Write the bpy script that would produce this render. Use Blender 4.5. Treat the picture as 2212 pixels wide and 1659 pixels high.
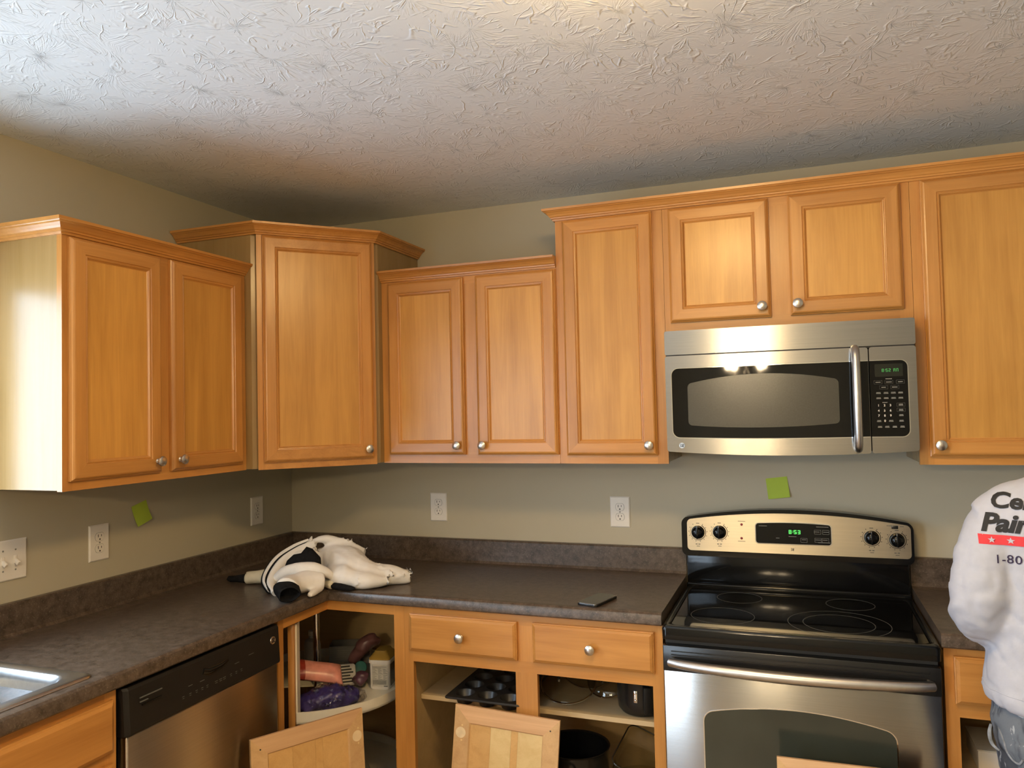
import bpy, bmesh, math, random
from mathutils import Vector, Matrix, noise
from mathutils.bvhtree import BVHTree
PI = math.pi
random.seed(7)
SC = bpy.context.scene
COL = SC.collection
for o in list(bpy.data.objects):
    bpy.data.objects.remove(o)

# ------------------------------------------------------------------ camera, world, light, exposure
FPX = 1650.2
cam = bpy.data.cameras.new('camera'); cam.sensor_fit = 'HORIZONTAL'; cam.sensor_width = 36.0
cam.lens = FPX / 2212.0 * 36.0; cam.clip_start = 0.05; cam.clip_end = 100
camo = bpy.data.objects.new('camera', cam); COL.objects.link(camo)
camo.matrix_world = (Matrix.Translation((2.2338, -3.0018, 1.5632)) @ Matrix.Rotation(0.3573, 4, 'Z')
                     @ Matrix.Rotation(1.6052, 4, 'X') @ Matrix.Rotation(-0.0225, 4, 'Z'))
SC.camera = camo

W = bpy.data.worlds.new('world'); SC.world = W; W.use_nodes = True
wn = W.node_tree.nodes; wl = W.node_tree.links
bg = wn['Background']
bg.inputs['Color'].default_value = (0.70, 0.86, 1.0, 1)
bg.inputs['Strength'].default_value = 11.5

vs = SC.view_settings
vs.view_transform = 'Standard'; vs.look = 'None'; vs.gamma = 1.0; vs.exposure = 0.28; vs.use_curve_mapping = False
SC.display_settings.display_device = 'sRGB'
SC.cycles.use_denoising = True
SC.cycles.max_bounces = 8; SC.cycles.diffuse_bounces = 4; SC.cycles.glossy_bounces = 4
SC.cycles.transmission_bounces = 6; SC.cycles.transparent_max_bounces = 12
SC.cycles.caustics_reflective = False; SC.cycles.caustics_refractive = False
SC.cycles.sample_clamp_indirect = 6.0

LAMP = (1.98, -1.80)            # ceiling dome light
LAMP_COL = (1.0, 0.66, 0.28); LAMP_E = 66.0
def area(name, loc, rot, sx, sy, energy, col, portal=False):
    l = bpy.data.lights.new(name, 'AREA'); l.shape = 'RECTANGLE'; l.size = sx; l.size_y = sy
    l.energy = energy; l.color = col
    if portal: l.cycles.is_portal = True
    o = bpy.data.objects.new(name, l); COL.objects.link(o)
    o.location = loc; o.rotation_euler = rot
    return o
WY0, WY1, WZ0, WZ1 = -2.55, -1.53, 1.10, 2.02      # window over the sink (left wall)
RY = -6.2
area('window_portal', (-0.13, (WY0+WY1)/2, (WZ0+WZ1)/2), (0, -PI/2, 0), WZ1-WZ0, WY1-WY0, 1, (1, 1, 1), True)
VY0, VY1, VZ0, VZ1 = -5.00, -3.40, 0.04, 2.10         # unseen glazed door, added to bring daylight from behind the camera (left wall)
area('added_door_portal', (-0.13, (VY0+VY1)/2, (VZ0+VZ1)/2), (0, -PI/2, 0), VZ1-VZ0, VY1-VY0, 1, (1, 1, 1), True)

# ------------------------------------------------------------------ dimensions (metres; room corner at origin, back wall y=0, left wall x=0)
HC = 2.434; ZB = 1.365; H1 = 2.091; H2 = 2.262; H3 = 2.243; D = 0.3186; D2 = 0.373
XA, XB, XC, XD, XE = 0.681, 1.415, 1.808, 2.584, 3.041
AL, LL = 0.696, 1.451
ZC = 0.9226; DC = 0.609; ZS = 1.022; YF = 0.585

# ------------------------------------------------------------------ materials
def newmat(name):
    m = bpy.data.materials.new(name); m.use_nodes = True
    nt = m.node_tree; b = nt.nodes['Principled BSDF']
    return m, nt, b
def N(nt, t, **kw):
    n = nt.nodes.new(t)
    for k, v in kw.items():
        if k in n.inputs: n.inputs[k].default_value = v
        else: setattr(n, k, v)
    return n
def plain(name, col, rough=0.5, metal=0.0, var=0.06, scale=30, spec=0.5, bump=0.0, coat=0.0):
    m, nt, b = newmat(name)
    tc = N(nt, 'ShaderNodeTexCoord'); no = N(nt, 'ShaderNodeTexNoise', Scale=scale, Detail=3.0)
    nt.links.new(tc.outputs['Object'], no.inputs['Vector'])
    cr = N(nt, 'ShaderNodeValToRGB')
    cr.color_ramp.elements[0].position = 0.3; cr.color_ramp.elements[1].position = 0.7
    cr.color_ramp.elements[0].color = tuple(max(0, c*(1-var)) for c in col) + (1,)
    cr.color_ramp.elements[1].color = tuple(min(1, c*(1+var)) for c in col) + (1,)
    nt.links.new(no.outputs['Fac'], cr.inputs['Fac']); nt.links.new(cr.outputs['Color'], b.inputs['Base Color'])
    b.inputs['Roughness'].default_value = rough; b.inputs['Metallic'].default_value = metal
    b.inputs['Specular IOR Level'].default_value = spec; b.inputs['Coat Weight'].default_value = coat
    if bump:
        bp = N(nt, 'ShaderNodeBump', Strength=1.0, Distance=bump)
        nt.links.new(no.outputs['Fac'], bp.inputs['Height']); nt.links.new(bp.outputs['Normal'], b.inputs['Normal'])
    return m
def wood(name, axis, c1, c2, rough=0.29, blotch=0.35, spec=0.5):
    m, nt, b = newmat(name); L = nt.links.new
    tc = N(nt, 'ShaderNodeTexCoord'); oi = N(nt, 'ShaderNodeObjectInfo')
    ad = N(nt, 'ShaderNodeVectorMath', operation='ADD'); mul = N(nt, 'ShaderNodeVectorMath', operation='SCALE')
    cmb = N(nt, 'ShaderNodeCombineXYZ')
    for i in range(3): L(oi.outputs['Random'], cmb.inputs[i])
    L(cmb.outputs[0], mul.inputs[0]); mul.inputs['Scale'].default_value = 37.0
    L(tc.outputs['Object'], ad.inputs[0]); L(mul.outputs[0], ad.inputs[1])
    s1 = [22, 22, 22]; s1[axis] = 1.6
    s2 = [190, 190, 190]; s2[axis] = 5.0
    mp1 = N(nt, 'ShaderNodeMapping'); mp1.inputs['Scale'].default_value = s1
    mp2 = N(nt, 'ShaderNodeMapping'); mp2.inputs['Scale'].default_value = s2
    L(ad.outputs[0], mp1.inputs[0]); L(ad.outputs[0], mp2.inputs[0])
    n1 = N(nt, 'ShaderNodeTexNoise', Scale=1.0, Detail=4.0, Roughness=0.6, Distortion=0.6)
    n2 = N(nt, 'ShaderNodeTexNoise', Scale=1.0, Detail=3.0, Roughness=0.7)
    n3 = N(nt, 'ShaderNodeTexNoise', Scale=4.0, Detail=2.0)
    L(mp1.outputs[0], n1.inputs['Vector']); L(mp2.outputs[0], n2.inputs['Vector']); L(ad.outputs[0], n3.inputs['Vector'])
    a = N(nt, 'ShaderNodeMath', operation='MULTIPLY_ADD'); L(n2.outputs['Fac'], a.inputs[0]); a.inputs[1].default_value = 0.35
    L(n1.outputs['Fac'], a.inputs[2])
    bb = N(nt, 'ShaderNodeMath', operation='MULTIPLY_ADD'); L(n3.outputs['Fac'], bb.inputs[0]); bb.inputs[1].default_value = blotch
    L(a.outputs[0], bb.inputs[2])
    cr = N(nt, 'ShaderNodeValToRGB'); e = cr.color_ramp.elements
    e[0].position = 0.45; e[1].position = 1.15 if False else 1.0
    e[0].color = c1 + (1,); e[1].color = c2 + (1,)
    L(bb.outputs[0], cr.inputs['Fac'])
    hs = N(nt, 'ShaderNodeHueSaturation'); L(cr.outputs['Color'], hs.inputs['Color'])
    mr = N(nt, 'ShaderNodeMapRange'); L(oi.outputs['Random'], mr.inputs['Value']); mr.inputs['To Min'].default_value = 0.92; mr.inputs['To Max'].default_value = 1.06
    L(mr.outputs[0], hs.inputs['Value'])
    L(hs.outputs['Color'], b.inputs['Base Color'])
    b.inputs['Roughness'].default_value = rough; b.inputs['Specular IOR Level'].default_value = spec
    bp = N(nt, 'ShaderNodeBump', Strength=0.12, Distance=0.001); L(n2.outputs['Fac'], bp.inputs['Height']); L(bp.outputs['Normal'], b.inputs['Normal'])
    return m
def steel(name, tangent, col=(0.43, 0.42, 0.40), rough=0.23, brush=(3, 3, 400), aniso=0.85):
    m, nt, b = newmat(name); L = nt.links.new
    b.inputs['Metallic'].default_value = 1.0; b.inputs['Roughness'].default_value = rough
    b.inputs['Anisotropic'].default_value = aniso
    if tangent is not None:
        v = N(nt, 'ShaderNodeCombineXYZ')
        for i in range(3): v.inputs[i].default_value = tangent[i]
        L(v.outputs[0], b.inputs['Tangent'])
    tc = N(nt, 'ShaderNodeTexCoord'); mp = N(nt, 'ShaderNodeMapping'); mp.inputs['Scale'].default_value = brush
    no = N(nt, 'ShaderNodeTexNoise', Scale=1.0, Detail=3.0)
    L(tc.outputs['Object'], mp.inputs[0]); L(mp.outputs[0], no.inputs['Vector'])
    cr = N(nt, 'ShaderNodeValToRGB'); e = cr.color_ramp.elements; e[0].position = 0.25; e[1].position = 0.75
    e[0].color = tuple(c*0.93 for c in col) + (1,); e[1].color = tuple(c*1.05 for c in col) + (1,)
    L(no.outputs['Fac'], cr.inputs['Fac']); L(cr.outputs['Color'], b.inputs['Base Color'])
    return m
def emis(name, col, st, base=(0.02, 0.02, 0.02)):
    m, nt, b = newmat(name)
    b.inputs['Base Color'].default_value = base + (1,)
    b.inputs['Emission Color'].default_value = col + (1,); b.inputs['Emission Strength'].default_value = st
    return m
def clear(name, tint, gl=0.12, dens=0.75, rough=0.03):
    m, nt, b = newmat(name); nt.nodes.remove(b)
    tr = N(nt, 'ShaderNodeBsdfTransparent'); tr.inputs[0].default_value = tint + (1,)
    g = N(nt, 'ShaderNodeBsdfGlossy', Roughness=rough); g.inputs[0].default_value = (0.9, 0.9, 0.9, 1)
    lw = N(nt, 'ShaderNodeLayerWeight', Blend=0.5); pw = N(nt, 'ShaderNodeMath', operation='POWER'); pw.inputs[1].default_value = 5.0
    fr = N(nt, 'ShaderNodeMath', operation='MULTIPLY_ADD'); fr.inputs[1].default_value = 0.85; fr.inputs[2].default_value = gl*0.35
    nt.links.new(lw.outputs['Facing'], pw.inputs[0]); nt.links.new(pw.outputs[0], fr.inputs[0])
    mx = N(nt, 'ShaderNodeMixShader')
    nt.links.new(fr.outputs[0], mx.inputs[0]); nt.links.new(tr.outputs[0], mx.inputs[1]); nt.links.new(g.outputs[0], mx.inputs[2])
    nt.links.new(mx.outputs[0], nt.nodes['Material Output'].inputs['Surface'])
    return m

M = {}
PC1, PC2 = (0.42, 0.185, 0.036), (0.64, 0.325, 0.075)
FC1, FC2 = (0.38, 0.155, 0.034), (0.57, 0.265, 0.068)
M['panel'] = wood('maple_panel', 2, PC1, PC2)
M['fz'] = wood('maple_upright', 2, FC1, FC2)
M['fx'] = wood('maple_rail_x', 0, FC1, FC2)
M['fy'] = wood('maple_rail_y', 1, FC1, FC2)
M['side'] = wood('maple_veneer_side', 2, (0.27, 0.168, 0.056), (0.35, 0.222, 0.087), rough=0.23, spec=0.42)
M['inside'] = wood('cabinet_interior', 0, (0.48, 0.33, 0.15), (0.60, 0.42, 0.20), rough=0.55)
M['backz'] = wood('maple_back_upright', 2, (0.52, 0.30, 0.13), (0.68, 0.44, 0.21), rough=0.5)
M['backx'] = wood('maple_back_rail', 0, (0.52, 0.29, 0.14), (0.70, 0.44, 0.23), rough=0.5)
M['stave1'] = wood('stave_dark', 2, (0.52, 0.29, 0.09), (0.66, 0.40, 0.15), rough=0.5)
M['stave2'] = wood('stave_pale', 2, (0.68, 0.47, 0.19), (0.80, 0.60, 0.29), rough=0.5)
M['bare'] = plain('bare_wood', (0.78, 0.62, 0.38), 0.6, var=0.1)
M['shelfedge'] = wood('shelf_board', 0, (0.52, 0.38, 0.20), (0.62, 0.47, 0.27), rough=0.5)
M['steelx'] = steel('brushed_steel', (0, 0, 1))
M['steelpanel'] = steel('brushed_steel_panel', (0, 0, 1), col=(0.62, 0.57, 0.47), rough=0.36)
M['steeldw'] = steel('brushed_steel_dishwasher', (0, 0, 1), col=(0.52, 0.46, 0.38), rough=0.34, brush=(3, 3, 300))
M['handle'] = steel('satin_handle', None, col=(0.55, 0.54, 0.53), rough=0.33, aniso=0.0, brush=(40, 40, 40))
M['nickel'] = steel('satin_nickel', None, col=(0.62, 0.58, 0.53), rough=0.28, aniso=0.0, brush=(60, 60, 60))
M['sink'] = steel('sink_steel', None, col=(0.62, 0.64, 0.66), rough=0.28, aniso=0.0, brush=(80, 80, 80))
M['badge'] = steel('badge_metal', None, col=(0.42, 0.41, 0.39), rough=0.35, aniso=0.0)
M['chrome'] = steel('chrome', None, col=(0.8, 0.8, 0.8), rough=0.08, aniso=0.0)
M['blackgloss'] = plain('black_enamel', (0.005, 0.005, 0.005), 0.12, spec=0.30)
M['blackglass'] = plain('black_glass', (0.004, 0.004, 0.004), 0.04, spec=0.28)
M['blackplastic'] = plain('black_plastic', (0.010, 0.009, 0.008), 0.48, spec=0.3)
M['blacksatin'] = plain('black_satin', (0.010, 0.010, 0.010), 0.25)
M['mwwin'] = plain('microwave_screen', (0.050, 0.047, 0.036), 0.22, scale=200)
M['ovenwin'] = plain('oven_window', (0.036, 0.040, 0.030), 0.13, var=0.15, scale=4)
M['lcd'] = plain('display_dark', (0.010, 0.012, 0.008), 0.2)
M['green'] = emis('green_digits', (0.10, 0.95, 0.12), 1.6)
M['greendim'] = emis('green_digits_dim', (0.10, 0.60, 0.12), 0.5)
M['legend'] = plain('legend_grey', (0.24, 0.24, 0.22), 0.6)
M['legenddim'] = plain('legend_dim', (0.10, 0.10, 0.092), 0.6)
M['ring'] = plain('burner_ring_print', (0.035, 0.034, 0.031), 0.5)
M['ink'] = plain('black_ink', (0.012, 0.012, 0.013), 0.75)
M['inksoft'] = plain('grey_print', (0.10, 0.10, 0.09), 0.7)
M['red'] = plain('indicator_red', (0.20, 0.012, 0.015), 0.3)
M['white'] = plain('white_plastic', (0.78, 0.74, 0.68), 0.35, var=0.02)
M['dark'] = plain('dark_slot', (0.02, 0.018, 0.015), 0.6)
M['post'] = plain('green_paper', (0.42, 0.56, 0.055), 0.7, var=0.05, scale=12)
M['carousel'] = plain('cream_plastic', (0.80, 0.74, 0.60), 0.4, var=0.03)
M['goldlid'] = plain('gold_lid', (0.42, 0.25, 0.045), 0.32, var=0.05)
M['label'] = plain('label_print', (0.62, 0.58, 0.50), 0.5)
M['greenlid'] = plain('teal_green_plastic', (0.01, 0.13, 0.08), 0.4)
M['purple'] = plain('purple_plastic', (0.050, 0.035, 0.16), 0.35, var=0.4, scale=18)
M['mauve'] = plain('mauve_bag', (0.20, 0.085, 0.075), 0.35, var=0.25, scale=20)
M['plum'] = plain('plum_bag', (0.10, 0.04, 0.06), 0.35, var=0.3, scale=20)
M['orange'] = plain('peach_pouch', (0.62, 0.24, 0.17), 0.3, var=0.25, scale=22)
M['redpouch'] = plain('red_pouch_end', (0.35, 0.04, 0.02), 0.35, var=0.2)
M['film'] = clear('clear_film', (0.86, 0.85, 0.86), rough=0.12)
M['glass'] = clear('clear_glass', (0.90, 0.90, 0.87))
M['windowglass'] = clear('window_glass', (0.97, 0.98, 1.0))
M['rim'] = plain('dark_glass_edge', (0.03, 0.025, 0.02), 0.1)
M['tin'] = plain('dark_nonstick', (0.020, 0.019, 0.017), 0.34)
M['paintwall'] = plain('greige_paint', (0.46, 0.418, 0.312), 0.62, var=0.015, scale=3, bump=0.0002)
M['trim'] = plain('white_trim', (0.80, 0.78, 0.74), 0.4, var=0.02)
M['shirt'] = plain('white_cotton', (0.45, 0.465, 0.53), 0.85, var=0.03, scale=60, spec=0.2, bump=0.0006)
M['skin'] = plain('skin', (0.55, 0.33, 0.23), 0.55)
M['hair'] = plain('brown_hair', (0.05, 0.03, 0.018), 0.6, var=0.3, scale=80)
M['shoe'] = plain('white_shoe', (0.55, 0.55, 0.55), 0.6)
M['redink'] = plain('red_print', (0.62, 0.035, 0.045), 0.75, var=0.04)
M['bluink'] = plain('navy_print', (0.025, 0.015, 0.05), 0.75)
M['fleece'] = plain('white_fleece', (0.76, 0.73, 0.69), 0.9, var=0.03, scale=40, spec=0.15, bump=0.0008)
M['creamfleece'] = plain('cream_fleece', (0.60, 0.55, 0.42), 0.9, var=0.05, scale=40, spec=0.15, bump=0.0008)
M['blackknit'] = plain('black_knit', (0.010, 0.010, 0.011), 0.9, var=0.3, scale=120, spec=0.1, bump=0.0006)
M['dome'] = emis('lamp_shade', LAMP_COL, LAMP_E, (0.8, 0.75, 0.6))
M['shade'] = emis('chandelier_shade', (1.0, 0.76, 0.46), 118.0, (0.8, 0.75, 0.6))
M['phoneglass'] = plain('phone_screen', (0.012, 0.013, 0.012), 0.06)

def mat_ceiling():
    m, nt, b = newmat('stomped_ceiling'); L = nt.links.new
    b.inputs['Base Color'].default_value = (0.765, 0.795, 0.81, 1); b.inputs['Roughness'].default_value = 0.45
    b.inputs['Specular IOR Level'].default_value = 0.45
    tc = N(nt, 'ShaderNodeTexCoord')
    wob = N(nt, 'ShaderNodeTexNoise', Scale=5.0, Detail=2.0)
    L(tc.outputs['Object'], wob.inputs['Vector'])
    ws = N(nt, 'ShaderNodeVectorMath', operation='SCALE'); ws.inputs['Scale'].default_value = 0.075
    L(wob.outputs['Color'], ws.inputs[0])
    P = N(nt, 'ShaderNodeVectorMath', operation='ADD'); L(tc.outputs['Object'], P.inputs[0]); L(ws.outputs[0], P.inputs[1])
    def fan(scale, karm, krad, width, seed, low):
        mp = N(nt, 'ShaderNodeMapping'); mp.inputs['Location'].default_value = (seed, seed*1.7, 0)
        L(P.outputs[0], mp.inputs[0])
        vo = N(nt, 'ShaderNodeTexVoronoi', voronoi_dimensions='2D', feature='F1'); vo.inputs['Scale'].default_value = scale
        L(mp.outputs[0], vo.inputs['Vector'])
        sub = N(nt, 'ShaderNodeVectorMath', operation='SUBTRACT'); L(mp.outputs[0], sub.inputs[0]); L(vo.outputs['Position'], sub.inputs[1])
        sx = N(nt, 'ShaderNodeSeparateXYZ'); L(sub.outputs[0], sx.inputs[0])
        at = N(nt, 'ShaderNodeMath', operation='ARCTAN2'); L(sx.outputs['Y'], at.inputs[0]); L(sx.outputs['X'], at.inputs[1])
        am = N(nt, 'ShaderNodeMath', operation='MULTIPLY'); L(at.outputs[0], am.inputs[0]); am.inputs[1].default_value = karm
        rm = N(nt, 'ShaderNodeMath', operation='MULTIPLY'); L(vo.outputs['Distance'], rm.inputs[0]); rm.inputs[1].default_value = krad
        cs = N(nt, 'ShaderNodeSeparateColor'); L(vo.outputs['Color'], cs.inputs[0])
        cm = N(nt, 'ShaderNodeMath', operation='MULTIPLY'); L(cs.outputs[0], cm.inputs[0]); cm.inputs[1].default_value = 91.0
        cb = N(nt, 'ShaderNodeCombineXYZ'); L(am.outputs[0], cb.inputs[0]); L(rm.outputs[0], cb.inputs[1]); L(cm.outputs[0], cb.inputs[2])
        no = N(nt, 'ShaderNodeTexNoise', Scale=1.0, Detail=1.5, Roughness=0.5, Distortion=0.3); L(cb.outputs[0], no.inputs['Vector'])
        s = N(nt, 'ShaderNodeMath', operation='SUBTRACT'); L(no.outputs['Fac'], s.inputs[0]); s.inputs[1].default_value = 0.5
        ab = N(nt, 'ShaderNodeMath', operation='ABSOLUTE'); L(s.outputs[0], ab.inputs[0])
        mr = N(nt, 'ShaderNodeMapRange', interpolation_type='SMOOTHSTEP'); L(ab.outputs[0], mr.inputs['Value'])
        mr.inputs['From Min'].default_value = 0.0; mr.inputs['From Max'].default_value = width
        mr.inputs['To Min'].default_value = 1.0; mr.inputs['To Max'].default_value = 0.0
        mk_ = N(nt, 'ShaderNodeTexNoise', Scale=low, Detail=2.0); L(mp.outputs[0], mk_.inputs['Vector'])
        mm = N(nt, 'ShaderNodeMapRange', interpolation_type='SMOOTHSTEP'); L(mk_.outputs['Fac'], mm.inputs['Value'])
        mm.inputs['From Min'].default_value = 0.44; mm.inputs['From Max'].default_value = 0.62
        pr = N(nt, 'ShaderNodeMath', operation='MULTIPLY'); L(mr.outputs[0], pr.inputs[0]); L(mm.outputs[0], pr.inputs[1])
        return pr
    f1 = fan(4.4, 2.8, 2.2, 0.040, 0.0, 18.0)
    f2 = fan(5.6, 3.4, 2.0, 0.044, 3.3, 22.0)
    f3 = fan(4.3, 15.0, 2.4, 0.16, 7.7, 9.0)
    s1 = N(nt, 'ShaderNodeMath', operation='MAXIMUM'); L(f1.outputs[0], s1.inputs[0]); L(f2.outputs[0], s1.inputs[1])
    s2 = N(nt, 'ShaderNodeMath', operation='MULTIPLY_ADD'); L(f3.outputs[0], s2.inputs[0]); s2.inputs[1].default_value = 0.38; L(s1.outputs[0], s2.inputs[2])
    bp = N(nt, 'ShaderNodeBump', Strength=1.0, Distance=0.0014); L(s2.outputs[0], bp.inputs['Height']); L(bp.outputs['Normal'], b.inputs['Normal'])
    return m
M['ceiling'] = mat_ceiling()
def mat_counter():
    m, nt, b = newmat('brown_laminate'); L = nt.links.new
    tc = N(nt, 'ShaderNodeTexCoord')
    n1 = N(nt, 'ShaderNodeTexNoise', Scale=38.0, Detail=5.0, Roughness=0.7); n2 = N(nt, 'ShaderNodeTexNoise', Scale=170.0, Detail=3.0, Roughness=0.8)
    L(tc.outputs['Object'], n1.inputs['Vector']); L(tc.outputs['Object'], n2.inputs['Vector'])
    c1 = N(nt, 'ShaderNodeValToRGB'); e = c1.color_ramp.elements
    e[0].position = 0.33; e[0].color = (0.040, 0.028, 0.020, 1); e[1].position = 0.72; e[1].color = (0.135, 0.098, 0.073, 1)
    c2 = N(nt, 'ShaderNodeValToRGB'); e = c2.color_ramp.elements
    e[0].position = 0.56; e[0].color = (0, 0, 0, 1); e[1].position = 0.74; e[1].color = (1, 1, 1, 1)
    L(n1.outputs['Fac'], c1.inputs['Fac']); L(n2.outputs['Fac'], c2.inputs['Fac'])
    mx = N(nt, 'ShaderNodeMix', data_type='RGBA'); L(c2.outputs['Color'], mx.inputs['Factor']); L(c1.outputs['Color'], mx.inputs['A'])
    mx.inputs['B'].default_value = (0.21, 0.165, 0.125, 1)
    L(mx.outputs['Result'], b.inputs['Base Color']); b.inputs['Roughness'].default_value = 0.29
    bp = N(nt, 'ShaderNodeBump', Strength=0.5, Distance=0.0006); L(n2.outputs['Fac'], bp.inputs['Height']); L(bp.outputs['Normal'], b.inputs['Normal'])
    return m
M['counter'] = mat_counter()
def mat_floor():
    m, nt, b = newmat('wood_floor'); L = nt.links.new
    tc = N(nt, 'ShaderNodeTexCoord'); br = N(nt, 'ShaderNodeTexBrick'); br.offset = 0.37
    br.inputs['Scale'].default_value = 1.0; br.inputs['Brick Width'].default_value = 1.1; br.inputs['Row Height'].default_value = 0.1
    br.inputs['Mortar Size'].default_value = 0.002; br.inputs['Color1'].default_value = (0.36, 0.25, 0.15, 1); br.inputs['Color2'].default_value = (0.42, 0.30, 0.18, 1)
    br.inputs['Mortar'].default_value = (0.1, 0.06, 0.03, 1)
    L(tc.outputs['Object'], br.inputs['Vector']); L(br.outputs['Color'], b.inputs['Base Color']); b.inputs['Roughness'].default_value = 0.35
    return m
M['floor'] = mat_floor()
def mat_jeans():
    m, nt, b = newmat('grey_denim'); L = nt.links.new
    tc = N(nt, 'ShaderNodeTexCoord'); mp = N(nt, 'ShaderNodeMapping'); mp.inputs['Scale'].default_value = (1.6, 1.6, 0.7)
    n1 = N(nt, 'ShaderNodeTexNoise', Scale=14.0, Detail=3.0, Distortion=0.8); n2 = N(nt, 'ShaderNodeTexNoise', Scale=260.0, Detail=2.0); n3 = N(nt, 'ShaderNodeTexNoise', Scale=26.0, Detail=4.0, Distortion=1.2)
    L(tc.outputs['Object'], mp.inputs[0]); L(mp.outputs[0], n1.inputs['Vector']); L(tc.outputs['Object'], n2.inputs['Vector']); L(mp.outputs[0], n3.inputs['Vector'])
    c1 = N(nt, 'ShaderNodeValToRGB'); e = c1.color_ramp.elements
    e[0].position = 0.40; e[0].color = (0.050, 0.058, 0.075, 1); e[1].position = 0.52; e[1].color = (0.135, 0.155, 0.185, 1)
    c3 = N(nt, 'ShaderNodeValToRGB'); e = c3.color_ramp.elements
    e[0].position = 0.66; e[0].color = (0, 0, 0, 1); e[1].position = 0.70; e[1].color = (1, 1, 1, 1)
    L(n1.outputs['Fac'], c1.inputs['Fac']); L(n3.outputs['Fac'], c3.inputs['Fac'])
    mx = N(nt, 'ShaderNodeMix', data_type='RGBA'); L(c3.outputs['Color'], mx.inputs['Factor']); L(c1.outputs['Color'], mx.inputs['A']); mx.inputs['B'].default_value = (0.34, 0.37, 0.40, 1)
    L(mx.outputs['Result'], b.inputs['Base Color']); b.inputs['Roughness'].default_value = 0.8; b.inputs['Specular IOR Level'].default_value = 0.2
    bp = N(nt, 'ShaderNodeBump', Strength=0.6, Distance=0.0006); L(n2.outputs['Fac'], bp.inputs['Height']); L(bp.outputs['Normal'], b.inputs['Normal'])
    return m
M['jeans'] = mat_jeans()

# ------------------------------------------------------------------ helpers
def tag(o, label=None, cat=None, group=None, kind=None):
    if label: o['label'] = label
    if cat: o['category'] = cat
    if group: o['group'] = group
    if kind: o['kind'] = kind
    return o
def thing(name, label, cat, loc=(0, 0, 0), group=None):
    o = bpy.data.objects.new(name, None); o.empty_display_size = 0.05; COL.objects.link(o); o.location = loc
    return tag(o, label, cat, group)
def adopt(o, parent):
    if parent is None: return o
    o.parent = parent
    if parent.type == 'EMPTY' and parent.parent is None:
        o.matrix_parent_inverse = Matrix.Translation(-Vector(parent.location))
    return o
def mk(name, verts, faces, mat, parent=None, smooth=False, bev=0.0, seg=2, ang=35):
    me = bpy.data.meshes.new(name)
    bm = bmesh.new()
    vv = [bm.verts.new(v) for v in verts]
    for f in faces:
        try: bm.faces.new([vv[i] for i in f])
        except ValueError: pass
    bmesh.ops.recalc_face_normals(bm, faces=bm.faces)
    if bev:
        ed = [e for e in bm.edges if len(e.link_faces) == 2 and e.calc_face_angle(0) > 0.6]
        bmesh.ops.bevel(bm, geom=ed, offset=bev, segments=seg, affect='EDGES', profile=0.5)
        smooth = True
    bm.to_mesh(me); bm.free()
    if smooth:
        me.polygons.foreach_set('use_smooth', [True]*len(me.polygons))
        me.set_sharp_from_angle(angle=math.radians(ang))
    me.materials.append(mat)
    o = bpy.data.objects.new(name, me); COL.objects.link(o)
    return adopt(o, parent)
def bx(x0, x1, y0, y1, z0, z1):
    v = [(x, y, z) for z in (z0, z1) for y in (y0, y1) for x in (x0, x1)]
    return v, [(0, 2, 3, 1), (4, 5, 7, 6), (0, 1, 5, 4), (2, 6, 7, 3), (0, 4, 6, 2), (1, 3, 7, 5)]
def box(name, x0, x1, y0, y1, z0, z1, mat, parent=None, bev=0.0, seg=2):
    v, f = bx(x0, x1, y0, y1, z0, z1); return mk(name, v, f, mat, parent, bev=bev, seg=seg)
def merge(parts):
    V, F = [], []
    for v, f in parts:
        n = len(V); V += [tuple(p) for p in v]; F += [tuple(i+n for i in q) for q in f]
    return V, F
def boxes(name, lst, mat, parent=None, bev=0.0):
    v, f = merge([bx(*b) for b in lst]); return mk(name, v, f, mat, parent, bev=bev)
def xf(vf, T): return [tuple(T @ Vector(p)) for p in vf[0]], vf[1]
def frame(o, u, v):
    o, u, v = Vector(o), Vector(u).normalized(), Vector(v).normalized(); w = u.cross(v)
    return Matrix(((u.x, v.x, w.x, o.x), (u.y, v.y, w.y, o.y), (u.z, v.z, w.z, o.z), (0, 0, 0, 1)))
def lathe(prof, n=24, cap=True):
    """profile of (r, h) about local +z"""
    V, F = [], []
    for r, h in prof:
        for k in range(n):
            a = 2*PI*k/n; V.append((r*math.cos(a), r*math.sin(a), h))
    for i in range(len(prof)-1):
        for k in range(n):
            a, b = i*n+k, i*n+(k+1) % n; F.append((a, b, b+n, a+n))
    if cap:
        F.append(tuple(range(n))[::-1]); m = (len(prof)-1)*n; F.append(tuple(range(m, m+n)))
    return V, F
def tube(pts, rad, n=10, cap=True, flat=1.0):
    """swept tube along pts with radius (number or list)"""
    P = [Vector(p) for p in pts]; R = rad if isinstance(rad, (list, tuple)) else [rad]*len(P)
    V, F = [], []; up = None
    for i, p in enumerate(P):
        t = (P[min(i+1, len(P)-1)] - P[max(i-1, 0)]).normalized()
        if up is None:
            up = Vector((0, 0, 1)) if abs(t.z) < 0.9 else Vector((0, 1, 0))
        s = t.cross(up)
        if s.length < 1e-4: s = t.cross(Vector((1, 0, 0)))
        s.normalize(); up = s.cross(t).normalized()
        for k in range(n):
            a = 2*PI*k/n; V.append(tuple(p + s*(R[i]*math.cos(a)) + up*(R[i]*flat*math.sin(a))))
    for i in range(len(P)-1):
        for k in range(n):
            a, b = i*n+k, i*n+(k+1) % n; F.append((a, b, b+n, a+n))
    if cap:
        F.append(tuple(range(n))[::-1]); m = (len(P)-1)*n; F.append(tuple(range(m, m+n)))
    return V, F
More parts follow.
